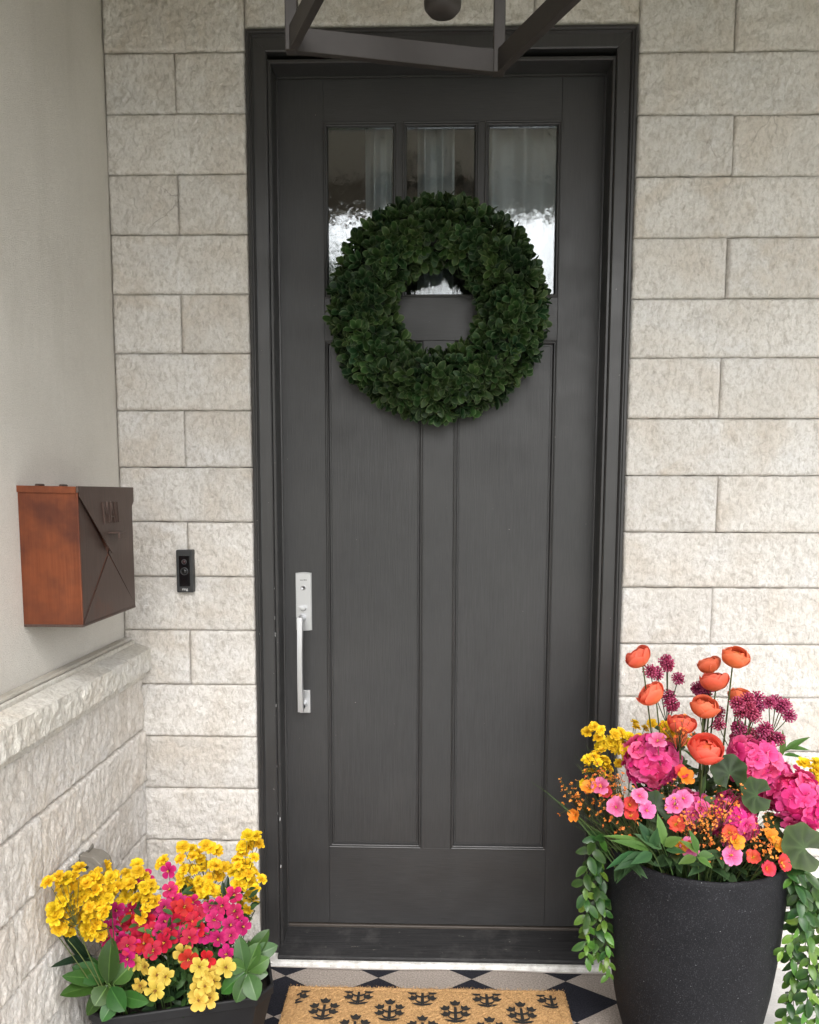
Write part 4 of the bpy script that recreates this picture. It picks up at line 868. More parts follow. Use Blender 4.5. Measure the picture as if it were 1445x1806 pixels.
for k in range(len(bd)): ff.append((bd[(k+1) % len(bd)], bd[k], nb+k, nb+(k+1) % len(bd)))
link('coir_pile', mesh('coir_pile', vv, ff, M['coir'], False, cc), None, matt)
def inside(px, py):
    for (x, y, cut) in MOT:
        if abs(px-x) < .045 and abs(py-y) < .05:
            for pl, c0 in polys:
                if c0 != (x, y): continue
                n = len(pl); c = False; j = n-1
                for i in range(n):
                    if (pl[i][1] > py) != (pl[j][1] > py) and px < (pl[j][0]-pl[i][0])*(py-pl[i][1])/(pl[j][1]-pl[i][1]+1e-12)+pl[i][0]: c = not c
                    j = i
                if c: return True
    return False
pm = {}
for k, (pl, c0) in enumerate(polys): pm.setdefault(c0, []).append(pl)
for c0, pls in pm.items():
    v_ = []; f_ = []
    for k, pl in enumerate(pls):
        n = len(v_); v_ += [(x-c0[0], y-c0[1], .0002*k) for x, y in pl]; f_.append(tuple(range(n, n+len(pl))))
    link('printed_sprig', mesh('printed_sprig', v_, f_, M['coir_print']), None, matt, (c0[0], c0[1], MZ+.0021))
NF = 30000
fx = rng.uniform(MX0, MX1, NF); fy = rng.uniform(MY0, MY1, NF)
ne = 3500   # fringe along the edges
sid = rng.randint(0, 4, ne)
fx[:ne] = np.where(sid == 0, MX0, np.where(sid == 1, MX1, fx[:ne])); fy[:ne] = np.where(sid == 2, MY0, np.where(sid == 3, MY1, fy[:ne]))
vv = []; ff = []; cc = []
for i in range(NF):
    x, y = fx[i], fy[i]; th = rng.uniform(0, 6.283); ln = rng.uniform(.0025, .0058); lean = rng.uniform(.2, 1.0)
    dx, dy = math.cos(th)*ln*lean, math.sin(th)*ln*lean; wx, wy = -math.sin(th)*.00075, math.cos(th)*.00075
    zb = MZ-.0015 if i >= ne else rng.uniform(.004, MZ-.004)
    n = len(vv); vv += [(x+wx, y+wy, zb), (x-wx, y-wy, zb), (x+dx, y+dy, zb+ln*(.75 if i >= ne else .3))]; ff.append((n, n+1, n+2))
    if i >= ne and inside(x, y): c = (.010, .009, .008)
    else:
        k = rng.uniform(.6, 1.45); c = (.52*k, .32*k, .15*k)
    cc += [c]*3
tag(link('coir_fibres', mesh('coir_fibres', vv, ff, M['coir'], False, cc), None, matt), kind='stuff')

# ------------------------------------------------------------------ leaves and petals
PROF = {
 'oval':   [(0, .10), (.18, .62), (.38, .96), (.58, 1.0), (.78, .78), (.92, .42), (1, .03)],
 'box':    [(0, .12), (.20, .60), (.42, .93), (.64, 1.0), (.83, .80), (.95, .45), (1, .10)],
 'lance':  [(0, .08), (.15, .60), (.33, .97), (.52, .92), (.74, .58), (.90, .24), (1, .02)],
 'petal':  [(0, .22), (.25, .52), (.50, .88), (.72, 1.0), (.90, .84), (1, .42)],
 'spoon':  [(0, .30), (.30, .60), (.60, .95), (.82, 1.0), (.95, .72), (1, .40)],
 'blade':  [(0, 1.0), (.35, .95), (.7, .65), (1, .05)],
}
def lerp3(a, b, t): return tuple(a[i]+(b[i]-a[i])*t for i in range(3))
def leaf_geo(mb, mat4, L, W, prof='oval', fold=.25, curl=.2, cm=(.03, .08, .02), ce=None, ctip=None, ruff=0, rs=None, rim=False, rib=None):
    """a leaf from the origin along +Y, face up +Z, transformed by mat4 and added to mb"""
    ce = ce or cm
    pr = PROF[prof]; vv = []; cc = []; ff = []
    cols_u = (-1, -.78, 0, .78, 1) if rim else (-1, 0, 1)
    if rib: cols_u = (-1, -.82, -.09, -.035, .035, .09, .82, 1)
    elif rim: cols_u = (-1, -.68, 0, .68, 1)
    nu = len(cols_u)
    for t_, w in pr:
        z0 = -curl*L*t_*t_
        for u in cols_u:
            x = u*w*W/2
            z = z0+abs(u)*w*W/2*fold + (ruff*L*math.sin(6*t_+u*4+(rs.random()*6 if rs else 0))*abs(u) if ruff else 0)
            vv.append(mat4 @ Vector((x, L*t_, z)))
            c = lerp3(cm, ctip or cm, t_)
            k = 1.0 if abs(u) == 1 else 0
            if t_ == 1: k = .8
            cc.append(rib if rib and abs(u) < .05 and t_ < .95 else lerp3(c, ce, k))
    for i in range(len(pr)-1):
        for j in range(nu-1):
            a = i*nu+j; ff.append((a, a+1, a+nu+1, a+nu))
    mb.add(vv, ff, cc)
def T(x=0, y=0, z=0): return Matrix.Translation((x, y, z))
def RX(a): return Matrix.Rotation(a, 4, 'X')
def RY(a): return Matrix.Rotation(a, 4, 'Y')
def RZ(a): return Matrix.Rotation(a, 4, 'Z')
def aim(loc, axis, spin=0, s=1.0):
    q = Vector(axis).normalized().to_track_quat('Z', 'Y')
    return T(*loc) @ q.to_matrix().to_4x4() @ RZ(spin) @ Matrix.Scale(s, 4)
def aim_leaf(base, tip, roll_=0, upv=(0, -.55, .8)):
    """frame with +Y along base->tip and +Z near upv"""
    y = (Vector(tip)-Vector(base)).normalized(); x = y.cross(Vector(upv)).normalized(); z = x.cross(y)
    m = Matrix(((x.x, y.x, z.x, 0), (x.y, y.y, z.y, 0), (x.z, y.z, z.z, 0), (0, 0, 0, 1)))
    return T(*base) @ m @ RY(roll_)

def child(name, me, parent, mw, mat=None):
    """part placed in world space under a parent that only has a location"""
    o = link(name, me, mat, parent)
    o.matrix_local = T(*(-parent.location)) @ mw
    return o
def bez(a, b, c, n=9):
    a, b, c = Vector(a), Vector(b), Vector(c)
    return [a*(1-t)**2+b*2*t*(1-t)+c*t*t for t in [i/n for i in range(n+1)]]

# ------------------------------------------------------------------ wreath
wr = empty('boxwood_wreath', (.0135, .035, 1.875))
tag(wr, 'round dark green boxwood wreath hanging on the charcoal front door', 'wreath')
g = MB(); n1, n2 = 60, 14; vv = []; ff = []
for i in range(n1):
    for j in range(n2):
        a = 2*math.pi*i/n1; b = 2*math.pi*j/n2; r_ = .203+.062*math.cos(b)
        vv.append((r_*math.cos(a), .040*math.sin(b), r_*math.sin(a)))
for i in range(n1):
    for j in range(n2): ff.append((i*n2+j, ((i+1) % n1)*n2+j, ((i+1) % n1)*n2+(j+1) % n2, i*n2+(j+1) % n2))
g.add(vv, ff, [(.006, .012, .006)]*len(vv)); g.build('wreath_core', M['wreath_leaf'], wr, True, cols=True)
def sprig_mesh(k):
    rs = random.Random(50+k); g = MB()
    hue = rs.random()
    cm = lerp3((.012, .036, .012), (.036, .074, .019), hue); ce = lerp3((.105, .160, .080), (.150, .205, .085), hue)
    for ring_, n, tilt, Ls in ((0, 3, 22, .030), (1, 4, 50, .034), (2, 4, 78, .034)):
        for q in range(n):
            th = 2*math.pi*(q+.5*ring_)/n+rs.uniform(-.3, .3)
            m = RZ(th) @ T(0, .003+.002*ring_, .012-.006*ring_) @ RX(R(90-tilt+rs.uniform(-14, 14))) @ RY(rs.uniform(-.5, .5))
            leaf_geo(g, m, Ls*rs.uniform(.8, 1.15), .0195*rs.uniform(.85, 1.12), 'box', .40, rs.uniform(-.1, .25), cm, ce, rim=True)
    g.tube([(0, 0, -.012), (0, 0, .014)], .0012, 4, (.05, .07, .02))
    return mesh('leaf_sprig', g.v, g.f, M['wreath_leaf'], True, g.c)
SPR = [sprig_mesh(k) for k in range(9)]
rs = random.Random(8)
cand = []
for i in range(6000):     # Poisson-like scatter over the tube
    a = rs.uniform(0, 2*math.pi); b = rs.uniform(math.radians(-112), math.radians(122))
    if rs.random() > (.200+.07*math.sin(b))/.28: continue
    nr, ny = math.sin(b), -math.cos(b)
    p = Vector(((.205+.066*nr)*math.cos(a), .047*ny, (.205+.066*nr)*math.sin(a)))
    nv = Vector((nr*math.cos(a)*.9, ny, nr*math.sin(a)*.9))
    if all((p-q[0]).length > .0235 for q in cand): cand.append((p, nv, b))
cand.sort(key=lambda q: abs(q[2]))
rest = MB()
for i, (p, nv, b) in enumerate(cand):
    ax_ = nv+Vector((rs.gauss(0, .2), rs.gauss(0, .12), rs.gauss(0, .2)+.03))
    m = aim(p, ax_, rs.uniform(0, 6.28), rs.uniform(.82, 1.12))
    me = SPR[rs.randrange(9)]
    if i < 300:
        o = link('leaf_sprig', me, None, wr); o.matrix_local = m
    else:
        vs = [m @ v.co for v in me.vertices]; cs = [tuple(c.color[:3]) for c in me.color_attributes['Col'].data]
        rest.add(vs, [tuple(q.vertices) for q in me.polygons], cs)
o = rest.build('leaf_sprigs_at_rim', M['wreath_leaf'], wr, True, cols=True); tag(o, kind='stuff')

# ------------------------------------------------------------------ planters
PC = Vector((.64, -.36, 0))
pot = empty('tall_planter', PC)
tag(pot, 'tall round speckled black planter with flaring sides on the porch floor', 'planter')
prof = [(.0001, .002), (.132, .002), (.138, .008), (.150, .04), (.170, .11), (.186, .20), (.1985, .30), (.2065, .40), (.2105, .48), (.2120, .528), (.2115, .537), (.2085, .5405), (.2030, .5395), (.2000, .534), (.1985, .50), (.195, .44)]
g = MB(); g.lathe(prof, 72); g.build('pot', M['pot'], pot, True)
g = MB(); g.lathe([(.194, .455), (.1, .462), (.0001, .465)], 40); g.build('soil', M['soil'], pot, True)

BA = math.atan2(.09, .325)
wb = empty('window_box', (-.592, -.428, 0)); wb.rotation_euler = (0, 0, BA)
tag(wb, 'low black trough planter with clipped corners, full of yellow and red flowers', 'planter')
def octo(hx, hy, c, z): return [(-hx+c, -hy, z), (hx-c, -hy, z), (hx, -hy+c, z), (hx, hy-c, z), (hx-c, hy, z), (-hx+c, hy, z), (-hx, hy-c, z), (-hx, -hy+c, z)]
def rings(name, rs_, mat, parent):
    vv = []; ff = []
    for r_ in rs_: vv += r_
    for i in range(len(rs_)-1):
        for k in range(8): ff.append((i*8+k, i*8+(k+1) % 8, (i+1)*8+(k+1) % 8, (i+1)*8+k))
    ff.append(tuple(range(8))[::-1])
    ff.append(tuple((len(rs_)-1)*8+k for k in range(8)))
    o = link(name, mesh(name, vv, ff, mat), None, parent); return o
rings('trough', [octo(.165, .070, .030, .002), octo(.205, .100, .040, .175), octo(.209, .104, .041, .178), octo(.210, .105, .041, .197), octo(.2085, .1035, .041, .200), octo(.2035, .0985, .039, .200), octo(.202, .097, .038, .197), octo(.199, .094, .038, .158)], M['box_black'], wb)
rings('soil', [octo(.198, .093, .038, .1585), octo(.196, .091, .038, .163)], M['soil'], wb)

GD = (.030, .055, .014); GM = (.050, .105, .022); GL = (.13, .24, .045)
# ------------------------------------------------------------------ blossom meshes
def fin(g, name, mat, smooth=True): return mesh(name, g.v, g.f, mat, smooth, g.c)
def five_petal(name, cin, cout, L, W, cup=35, n=5, stam=(.75, .50, .05), dark=None, ruff=.05, k=0):
    rs = random.Random(k*7+n); g = MB()
    for q in range(n):
        m = RZ(2*math.pi*q/n+rs.uniform(-.12, .12)) @ T(0, L*.06, 0) @ RX(R(cup+rs.uniform(-9, 9))) @ RY(rs.uniform(-.15, .15))
        leaf_geo(g, m, L*rs.uniform(.92, 1.06), W, 'petal', .12, .28, cin, cout, cout, ruff, rs, rim=True)
    if dark: g.lathe([(L*.16, L*.05), (L*.10, L*.10), (.0001, L*.12)], 8, dark)
    for q in range(7):
        th = rs.uniform(0, 6.28); r_ = L*rs.uniform(.05, .22)
        g.tube([(0, 0, 0), (r_*math.cos(th), r_*math.sin(th), L*rs.uniform(.22, .36))], [L*.012, L*.03], 4, stam)
    return fin(g, name, M['petal'])
def yellow_mesh(k):
    rs = random.Random(k+3); g = MB()
    c0 = (.62, .33, .008); c1 = lerp3((.84, .56, .012), (.80, .48, .01), rs.random()); c2 = (.86, .62, .03)
    for tier, (n, cup, L) in enumerate(((7, 22, .0155), (6, 48, .0135), (4, 68, .010))):
        for q in range(n):
            m = RZ(2*math.pi*(q+.5*tier)/n+rs.uniform(-.2, .2)) @ T(0, .001, .001*tier) @ RX(R(cup+rs.uniform(-10, 10)))
            leaf_geo(g, m, L*rs.uniform(.88, 1.1), .0105, 'spoon', .3, .25, c0, c2, c1, .06, rs)
    g.lathe([(.0022, -.004), (.0032, 0), (.002, .002)], 6, (.10, .16, .03))
    return fin(g, 'yellow_blossom', M['petal'])
YEL = [yellow_mesh(k) for k in range(6)]
MAG = [five_petal('magenta_blossom', (.26, .003, .05), (.56, .018, .155), .0185, .0165, 20, k=k, dark=(.05, .004, .012)) for k in range(4)]
RED = [five_petal('red_blossom', (.26, .003, .010), (.53, .012, .026), .0200, .0175, 18, k=k+9, dark=(.10, .01, .005)) for k in range(4)]
PAL = [five_petal('pale_yellow_blossom', (.40, .25, .02), (.64, .47, .085), .0190, .0165, 24, k=k+20, stam=(.28, .12, .02), dark=(.22, .10, .02), ruff=.12) for k in range(4)]
ORA = [five_petal('orange_blossom', (.72, .20, .012), (.80, .30, .03), .0200, .0175, 55, k=k+30, ruff=.10) for k in range(3)]
COR = [five_petal('coral_blossom', (.66, .10, .035), (.66, .05, .075), .0200, .0200, 58, k=k+40, ruff=.12) for k in range(3)]
PNK = [five_petal('pink_blossom', (.62, .030, .18), (.74, .22, .42), .0200, .0210, 40, k=k+50, ruff=.13) for k in range(3)]
FLO = [five_petal('floret', (.56, .006, .115), lerp3((.76, .030, .22), (.82, .16, .36), k/5), .0205, .0225, 12+4*k, k=k+60, stam=(.75, .12, .25), ruff=.08) for k in range(6)]

def ranunculus_mesh(k):
    rs = random.Random(k+77); g = MB()
    def shell(r_, th0, dth, lat0, lat1, c0, c1, open_=0):
        vv = []; cc = []; ff = []; nu, nv = 6, 6
        for i in range(nv+1):
            t_ = i/nv; lat = lat0+(lat1-lat0)*t_
            hw = dth/2*math.sin(math.pi*min(1, .12+t_*.62))**.7
            for j in range(nu+1):
                u = -1+2*j/nu; th = th0+u*hw; lt = lat-.34*u*u*t_
                rr = r_*(1+open_*t_*t_*.5)+.0012*u*u*t_+.0022*max(0, t_-.7)
                vv.append((rr*math.cos(lt)*math.cos(th), rr*math.cos(lt)*math.sin(th), rr*math.sin(lt)*.86+r_*.80))
                cc.append(lerp3(lerp3(c0, c1, min(1, t_*1.1)), (.88, .30, .17), max(0, t_-.72)*1.6+.2*u*u*t_))
        for i in range(nv):
            for j in range(nu): a = i*(nu+1)+j; ff.append((a, a+1, a+nu+2, a+nu+1))
        g.add(vv, ff, cc)
    base = lerp3((.74, .20, .06), (.78, .27, .09), rs.random()); tip = lerp3((.80, .095, .045), (.84, .17, .075), rs.random())
    g.lathe([(.0001, .003), (.010, .006), (.0148, .014), (.0140, .022), (.0095, .0275), (.0001, .0295)], 14, lerp3(base, (.5, .05, .015), .3))
    for lay, (r_, n, l1, op) in enumerate(((.0165, 4, 86, 0), (.0188, 5, 78, .0), (.0212, 5, 62, .04), (.0236, 5, 46, .10), (.0262, 5, 28, .18))):
        for q in range(n): shell(r_*rs.uniform(.94, 1.07), 2*math.pi*(q+.37*lay)/n+rs.uniform(-.2, .2), 1.75, R(-70), R(l1+rs.uniform(-8, 8)), base, tip, op)
    return fin(g, 'blossom', M['petal'])
RAN = [ranunculus_mesh(k) for k in range(5)]
g = MB()
for q in range(5): leaf_geo(g, RZ(2*math.pi*q/5) @ T(0, .002, -.001) @ RX(R(38)), .0235, .0125, 'lance', -.3, -.7, (.012, .020, .008), (.02, .035, .012))
CALYX = fin(g, 'calyx', M['leaf'])
def allium_mesh(k):
    rs = random.Random(k+5); g = MB(); n = 66
    for i in range(n):
        z = 1-2*(i+.5)/n; th = i*2.39996+rs.uniform(-.1, .1); r_ = math.sqrt(max(0, 1-z*z)); d = Vector((r_*math.cos(th), r_*math.sin(th), z))
        L = .0145*rs.uniform(.8, 1.12); c = lerp3((.40, .030, .10), (.66, .14, .27), rs.random()**1.5)
        g.tube([d*.004, d*L*.80, d*L], [.0008, .0009, .0022], 4, c)
    g.lathe([(.0001, -.006), (.005, -.003), (.006, 0), (.005, .003), (.0001, .006)], 8, (.12, .01, .03))
    return fin(g, 'allium_head', M['petal'])
ALL = [allium_mesh(k) for k in range(3)]
def filler_mesh(k):
    rs = random.Random(k+15); g = MB()
    for i in range(19):
        p = Vector((rs.gauss(0, .015), rs.gauss(0, .014), abs(rs.gauss(.012, .014))))
        g.tube([(0, 0, -.03), p*.5+Vector((0, 0, -.008)), p], .0005, 3, (.09, .09, .03))
        c = lerp3((.66, .15, .02), (.80, .30, .07), rs.random()); d = Vector((p.x, p.y, p.z+.01))
        for q in range(5):
            leaf_geo(g, aim(p, d, rs.uniform(0, 6)) @ RZ(2*math.pi*q/5) @ RX(R(35)), .0042, .0028, 'petal', .1, .1, c)
    return fin(g, 'flower_cluster', M['petal'])
FIL = [filler_mesh(k) for k in range(4)]
def round_leaf_mesh(k):
    rs = random.Random(k); g = MB(); vv = [Vector((0, 0, 0))]; cc = [(.045, .08, .026)]; ff = []; n = 36
    for ring_ in (.35, .68, .9, 1.0):
        for q in range(n):
            th = R(18)+R(324)*q/(n-1); lob = 1+.06*math.cos(th*7)*ring_
            r_ = ring_*lob
            vv.append(Vector((r_*math.sin(th)*.98, -r_*math.cos(th)+.15, .05*math.sin(th*7+k)*ring_*ring_+.14*ring_**2+.10*math.sin(th*2+k)*ring_**2)))
            base = lerp3((.040, .066, .020), (.022, .036, .013), math.sin(math.pi*ring_)); vein = abs(math.cos(th*3.5))
            cc.append(lerp3(base, (.065, .10, .034), .40*vein**8+(.25 if ring_ > .95 else 0)))
    for q in range(n-1): ff.append((0, 1+q, 2+q))
    for r_ in range(3):
        for q in range(n-1): a = 1+r_*n+q; ff.append((a, a+n, a+n+1, a+1))
    g.add(vv, ff, cc); return fin(g, 'leaf', M['leaf'])
RND = [round_leaf_mesh(k) for k in range(2)]
def leaf_mesh(name, L, W, prof_, cm, ce, mat, fold=.3, curl=.25, ctip=None, rim=False, rib=None):
    g = MB(); leaf_geo(g, Matrix(), L, W, prof_, fold, curl, cm, ce, ctip, rim=rim, rib=rib); return fin(g, name, mat)

# ------------------------------------------------------------------ stems in the tall planter
rs = random.Random(21)
def soil_pt(tx, ty, spread=.55, c=PC, zs=.46):
    return Vector((c.x+(tx-c.x)*spread*.8, c.y+(ty-c.y)*spread+rs.uniform(-.02, .02), zs))
def stem_part(root, pts, rad, col, taper=.7):
    g = MB(); n = len(pts); g.tube([Vector(p)-root.location for p in pts], [rad*(1-(1-taper)*i/(n-1)) for i in range(n)], 6, col)
    return g.build('stem', M['leaf'], root, True, cols=True)
def spread_axis(p, c, up_=.9, out=1.0): return Vector((p[0]-c[0], (p[1]-c[1])-.10, 0))*out*3+Vector((0, 0, up_))

RLAB = ['topmost orange ranunculus of the two leaning towards the door casing', 'lower orange ranunculus of the two leaning towards the door casing', 'upper bloom of the overlapping pair of orange ranunculus',
        'lower bloom of the overlapping pair of orange ranunculus', 'orange ranunculus right below the overlapping pair', 'highest orange ranunculus, upright on a long straight stem',
        'orange ranunculus between the leaning stems and the pink geranium', 'big coral-red ranunculus bloom, the lowest, above the pink geraniums', 'orange ranunculus tucked behind a yellow spray', 'orange ranunculus half hidden behind the densest burgundy alliums']
for i, (x, y, z, ax_, s_) in enumerate(RANUNCULUS):
    b = soil_pt(x, y); root = empty('ranunculus', b)
    tag(root, RLAB[i], 'flower', 'orange ranunculus in the tall planter')
    a = Vector(ax_).normalized(); h = Vector((x, y, z)); s2 = s_*1.22
    hb_ = h-a*.020*s2
    mid = Vector((b.x*.4+x*.6, b.y*.5+y*.5, b.z+(z-b.z)*.6))-a*.03*Vector((1, 1, 0)).length*.5
    stem_part(root, bez(b, mid, hb_), .0026, (.085, .105, .035))
    bl = child('blossom', RAN[i % 5], root, aim(hb_, ax_, rs.uniform(0, 6), s2))
    cx_ = link('calyx', CALYX, None, bl); cx_.location = (0, 0, -.0015)
    for q in range(2):
        bp = bez(b, mid, hb_)[4+2*q]; d = Vector((rs.uniform(-1, 1), rs.uniform(-1, .3), .8)).normalized()
        if i in (4, 6, 7, 8): child('leaf', leaf_mesh('leaf', .05, .014, 'lance', GD, GM, M['leaf']), root, aim_leaf(bp, bp+d*.05))

for i, heads in enumerate(ALLIUM):
    c = Vector((sum(p[0] for p in heads)/len(heads), sum(p[1] for p in heads)/len(heads), min(p[2] for p in heads)-.03))
    b = soil_pt(c.x, c.y); root = empty('allium_spray', b)
    tag(root, ['burgundy allium spray leaning towards the door casing', 'burgundy allium spray behind the orange ranunculus pair', 'densest burgundy allium spray, right above the pink geranium heads', 'burgundy allium spray low beside the bright green leaf sprig', 'burgundy allium spray of a few heads on a forked stem near the wall'][i], 'flower', 'burgundy allium sprays in the tall planter')
    g = MB(); node = Vector((c.x*.85+b.x*.15, c.y, c.z-.02))
    g.tube([p-b for p in bez(b, (b+node)/2+Vector((0, .02, .03)), node)], .0020, 6, (.05, .045, .03))
    for j, p in enumerate(heads):
        p = Vector(p); g.tube([q-b for q in bez(node, (node+p)/2+Vector((rs.uniform(-.01, .01), 0, -.006)), p, 5)], .0012, 5, (.075, .085, .035))
        child('allium_head', ALL[j % 3], root, aim(p, (rs.uniform(-1, 1), rs.uniform(-1, 1), 1), rs.uniform(0, 6), rs.uniform(1.05, 1.3)))
    g.build('stem', M['leaf'], root, True, cols=True)
    lm = leaf_mesh('leaf', .032, .020, 'oval', (.045, .085, .045), (.08, .13, .07), M['leaf'])
    for j in range(4):
        bp = b.lerp(node, .55+.13*j); d = Vector(((-1)**j*.8, -.3, .5)).normalized(); child('leaf', lm, root, aim_leaf(bp+d*.008, bp+d*.04))

for i, (x, y, z, r_, ax_) in enumerate(GERANIUM):
    b = soil_pt(x, y, .6); root = empty('geranium', b); c = Vector((x, y, z)); a = Vector(ax_).normalized()
    tag(root, ['hot pink geranium head nearest the door casing, below yellow sprays', 'hot pink geranium head directly under the burgundy alliums', 'hot pink geranium head half hidden between two larger pink heads', 'hot pink geranium head low at the planter front among orange filler', 'hot pink geranium head beside the big veined round leaf', 'small mauve-pink geranium head amid orange filler flowers'][i], 'flower', 'pink geraniums in the tall planter')
    stem_part(root, bez(b, (b+c)/2+Vector((0, 0, .03)), c-a*r_*.4), .003, (.08, .11, .04))
    n = int(27*(r_/.06)**2); k = 0
    for q in range(n*2):
        zz = 1-2*(q+.5)/(n*2); th = q*2.39996; rr = math.sqrt(1-zz*zz); d = Vector((rr*math.cos(th), rr*math.sin(th), zz))
        if d.dot(a) < -.25 and d.y > -.15: continue
        p = c+d*r_*rs.uniform(.68, .92)
        child('floret', FLO[rs.randrange(6) if i != 5 else 5], root, aim(p, d+Vector((rs.gauss(0, .25), rs.gauss(0, .2), rs.gauss(0, .25))), rs.uniform(0, 6), rs.uniform(.95, 1.25)*(.9 if i == 5 else 1)))
    g = MB(); g.lathe([(r_*.1, -r_*.6), (r_*.5, -r_*.35), (r_*.62, 0), (r_*.5, r_*.35), (.0001, r_*.6)], 12, (.16, .004, .03), org=tuple(c-b)); g.build('flower_core', M['petal'], root, True, cols=True)

def yellow_spray(heads, b, label, group, sc=1.0, node_drop=.05, extra=1, extra_r=.012):
    heads = list(heads)+[(p[0]+rs.gauss(0, .012), p[1]+rs.uniform(-.012, .02), p[2]+rs.gauss(0, .012)) for p in heads for _ in range(extra)]
    root = empty('yellow_spray', b); tag(root, label, 'flower', group)
    g = MB(); c = Vector([sum(p[k] for p in heads)/len(heads) for k in range(3)])
    nodes = []
    for j in range(3):
        nd_ = c+Vector((rs.uniform(-.03, .03), rs.uniform(-.02, .03), -node_drop+.02*j)); nodes.append(nd_)
        g.tube([p-b for p in bez(b+Vector((.004*j, 0, 0)), (b+nd_)/2+Vector((rs.uniform(-.02, .02), .01, .02)), nd_)], .0013, 5, (.10, .12, .04))
    for j, p in enumerate(heads):
        p = Vector(p); nd_ = min(nodes, key=lambda q: (q-p).length)
        g.tube([q-b for q in bez(nd_, (nd_+p)/2+Vector((0, 0, -.008)), p, 5)], .0007, 4, (.12, .12, .035))
        ax_ = (p-nd_).normalized()+Vector((rs.gauss(0, .3), -.75+rs.gauss(0, .25), .45+rs.gauss(0, .2)))
        child('yellow_blossom', YEL[rs.randrange(6)], root, aim(p, ax_, rs.uniform(0, 6), sc*rs.uniform(.82, 1.15)))
    g.build('stem', M['leaf'], root, True, cols=True)
    return root
for i, heads in enumerate(YELLOW_BIG):
    c = heads[0]
    yellow_spray(heads, soil_pt(c[0], c[1], .7), ['tall yellow spray in front of the door casing above pink geranium', 'lower yellow spray against the dark casing beside orange filler', 'yellow spray between the pink geranium and orange ranunculus', 'yellow spray on the planter side away from the door'][i], 'yellow sprays in the tall planter', .84 if i != 3 else .9, extra=2)

for i, (x, y, z) in enumerate(FILLER):
    b = soil_pt(x, y, .7); root = empty('orange_filler', b); tag(root, 'airy stem of tiny orange filler flowers in the tall planter', 'flower', 'orange filler stems in the tall planter')
    p = Vector((x, y, z)); stem_part(root, bez(b, (b+p)/2+Vector((0, -.01, .03)), p), .0011, (.10, .10, .035))
    child('flower_cluster', FIL[i % 4], root, aim(p-Vector((0, 0, .012)), (p-b).normalized()+Vector((0, -.3, .2)), rs.uniform(0, 6), rs.uniform(1.05, 1.35)))

def single(name, lst, meshes, label, group, s0=1.0, c=PC, zs=.46, spread=.7, leafy=True):
    for i, q in enumerate(lst):
        x, y, z, ax_ = q[:4]
        b = soil_pt(x, y, spread, c, zs); root = empty(name, b); tag(root, label, 'flower', group)
        p = Vector((x, y, z)); a = Vector(ax_).normalized()
        stem_part(root, bez(b, (b+p)/2+Vector((0, .005, .03)), p-a*.002), .0013, (.07, .11, .03))
        child('blossom', meshes[i % len(meshes)], root, aim(p, a, rs.uniform(0, 6), s0*rs.uniform(.9, 1.12)))

single('orange_flower', ORANGE, ORA, 'cupped orange flower on a thin stem in the tall planter', 'cupped orange flowers in the tall planter')
single('coral_flower', CORAL, COR, 'cupped coral-red flower on a thin stem in the tall planter', 'coral flowers in the tall planter')
single('pink_flower', PINK, PNK, 'soft pink ruffled flower on a thin stem in the tall planter', 'soft pink flowers in the tall planter', 1.05)

for i, (x, y, z, r_, ax_) in enumerate(ROUND_LEAF):
    b = soil_pt(x, y, .6); p = Vector((x, y, z)); root = empty('geranium_leaf_stem', b)
    tag(root, 'scalloped round olive geranium leaf among the pink flowers' if i not in (0, 1, 3) else 'round geranium leaf below the big coral-red ranunculus' if i == 0 else 'round geranium leaf between two hot pink geranium heads' if i == 1 else 'largest pale-veined round geranium leaf overhanging the planter rim', 'leaf', 'round geranium leaves in the tall planter')
    stem_part(root, bez(b, (b+p)/2+Vector((0, .01, .03)), p), .0018, (.08, .11, .04))
    child('leaf', RND[i % 2], root, aim(p, ax_, rs.uniform(-.6, .6)+(1.2 if i % 2 else 0), r_))

SPL = [leaf_mesh('leaf', 1, .42, 'lance', (.020, .058, .018), (.035, .082, .028), M['leaf'], .28, .18), leaf_mesh('leaf', 1, .42, 'lance', (.060, .125, .022), (.08, .155, .035), M['leaf'], .28, .22)]
for i, s_ in enumerate(SPRIG):
    c = Vector(s_[0][0]); b = soil_pt(c.x, c.y, .75); root = empty('leaf_sprig', b)
    tag(root, ['pointed green leaf sprig fanning over the planter rim by the door', 'dark pointed leaf sprig upright below the round geranium leaf', 'light green pointed leaf sprig at the middle of the planter front', 'bright green leaf sprig standing against the pale stone beside alliums'][i], 'foliage', 'pointed leaf sprigs in the tall planter')
    stem_part(root, bez(b, (b+c)/2+Vector((0, 0, .02)), c), .0016, (.08, .14, .04))
    for j, (p, q, w) in enumerate(s_):
        p, q = Vector(p), Vector(q); L = (q-p).length; m = aim_leaf(p, q, rs.uniform(-.4, .4))
        child('leaf', SPL[1 if (i >= 2 or j in (0, 1)) else 0], root, m @ Matrix.Diagonal((w/.42*1.0, L, L, 1)))
low = MB()
for i, (p, q, w) in enumerate(LOW_LEAF):
    p, q = Vector(p), Vector(q)
    if math.hypot(q.x-PC.x, q.y-PC.y) > .175 and q.z < .565: q = Vector((PC.x+(q.x-PC.x)*.8, PC.y+(q.y-PC.y)*.8, .585)); p.z = max(p.z, .56)
    L = max(.03, (q-p).length); leaf_geo(low, aim_leaf(p, q+Vector((0, -.012, -.004)), rs.uniform(-.5, .5)), L*1.2, w, 'lance', .25, .3, (.016, .042, .016), (.03, .07, .026))
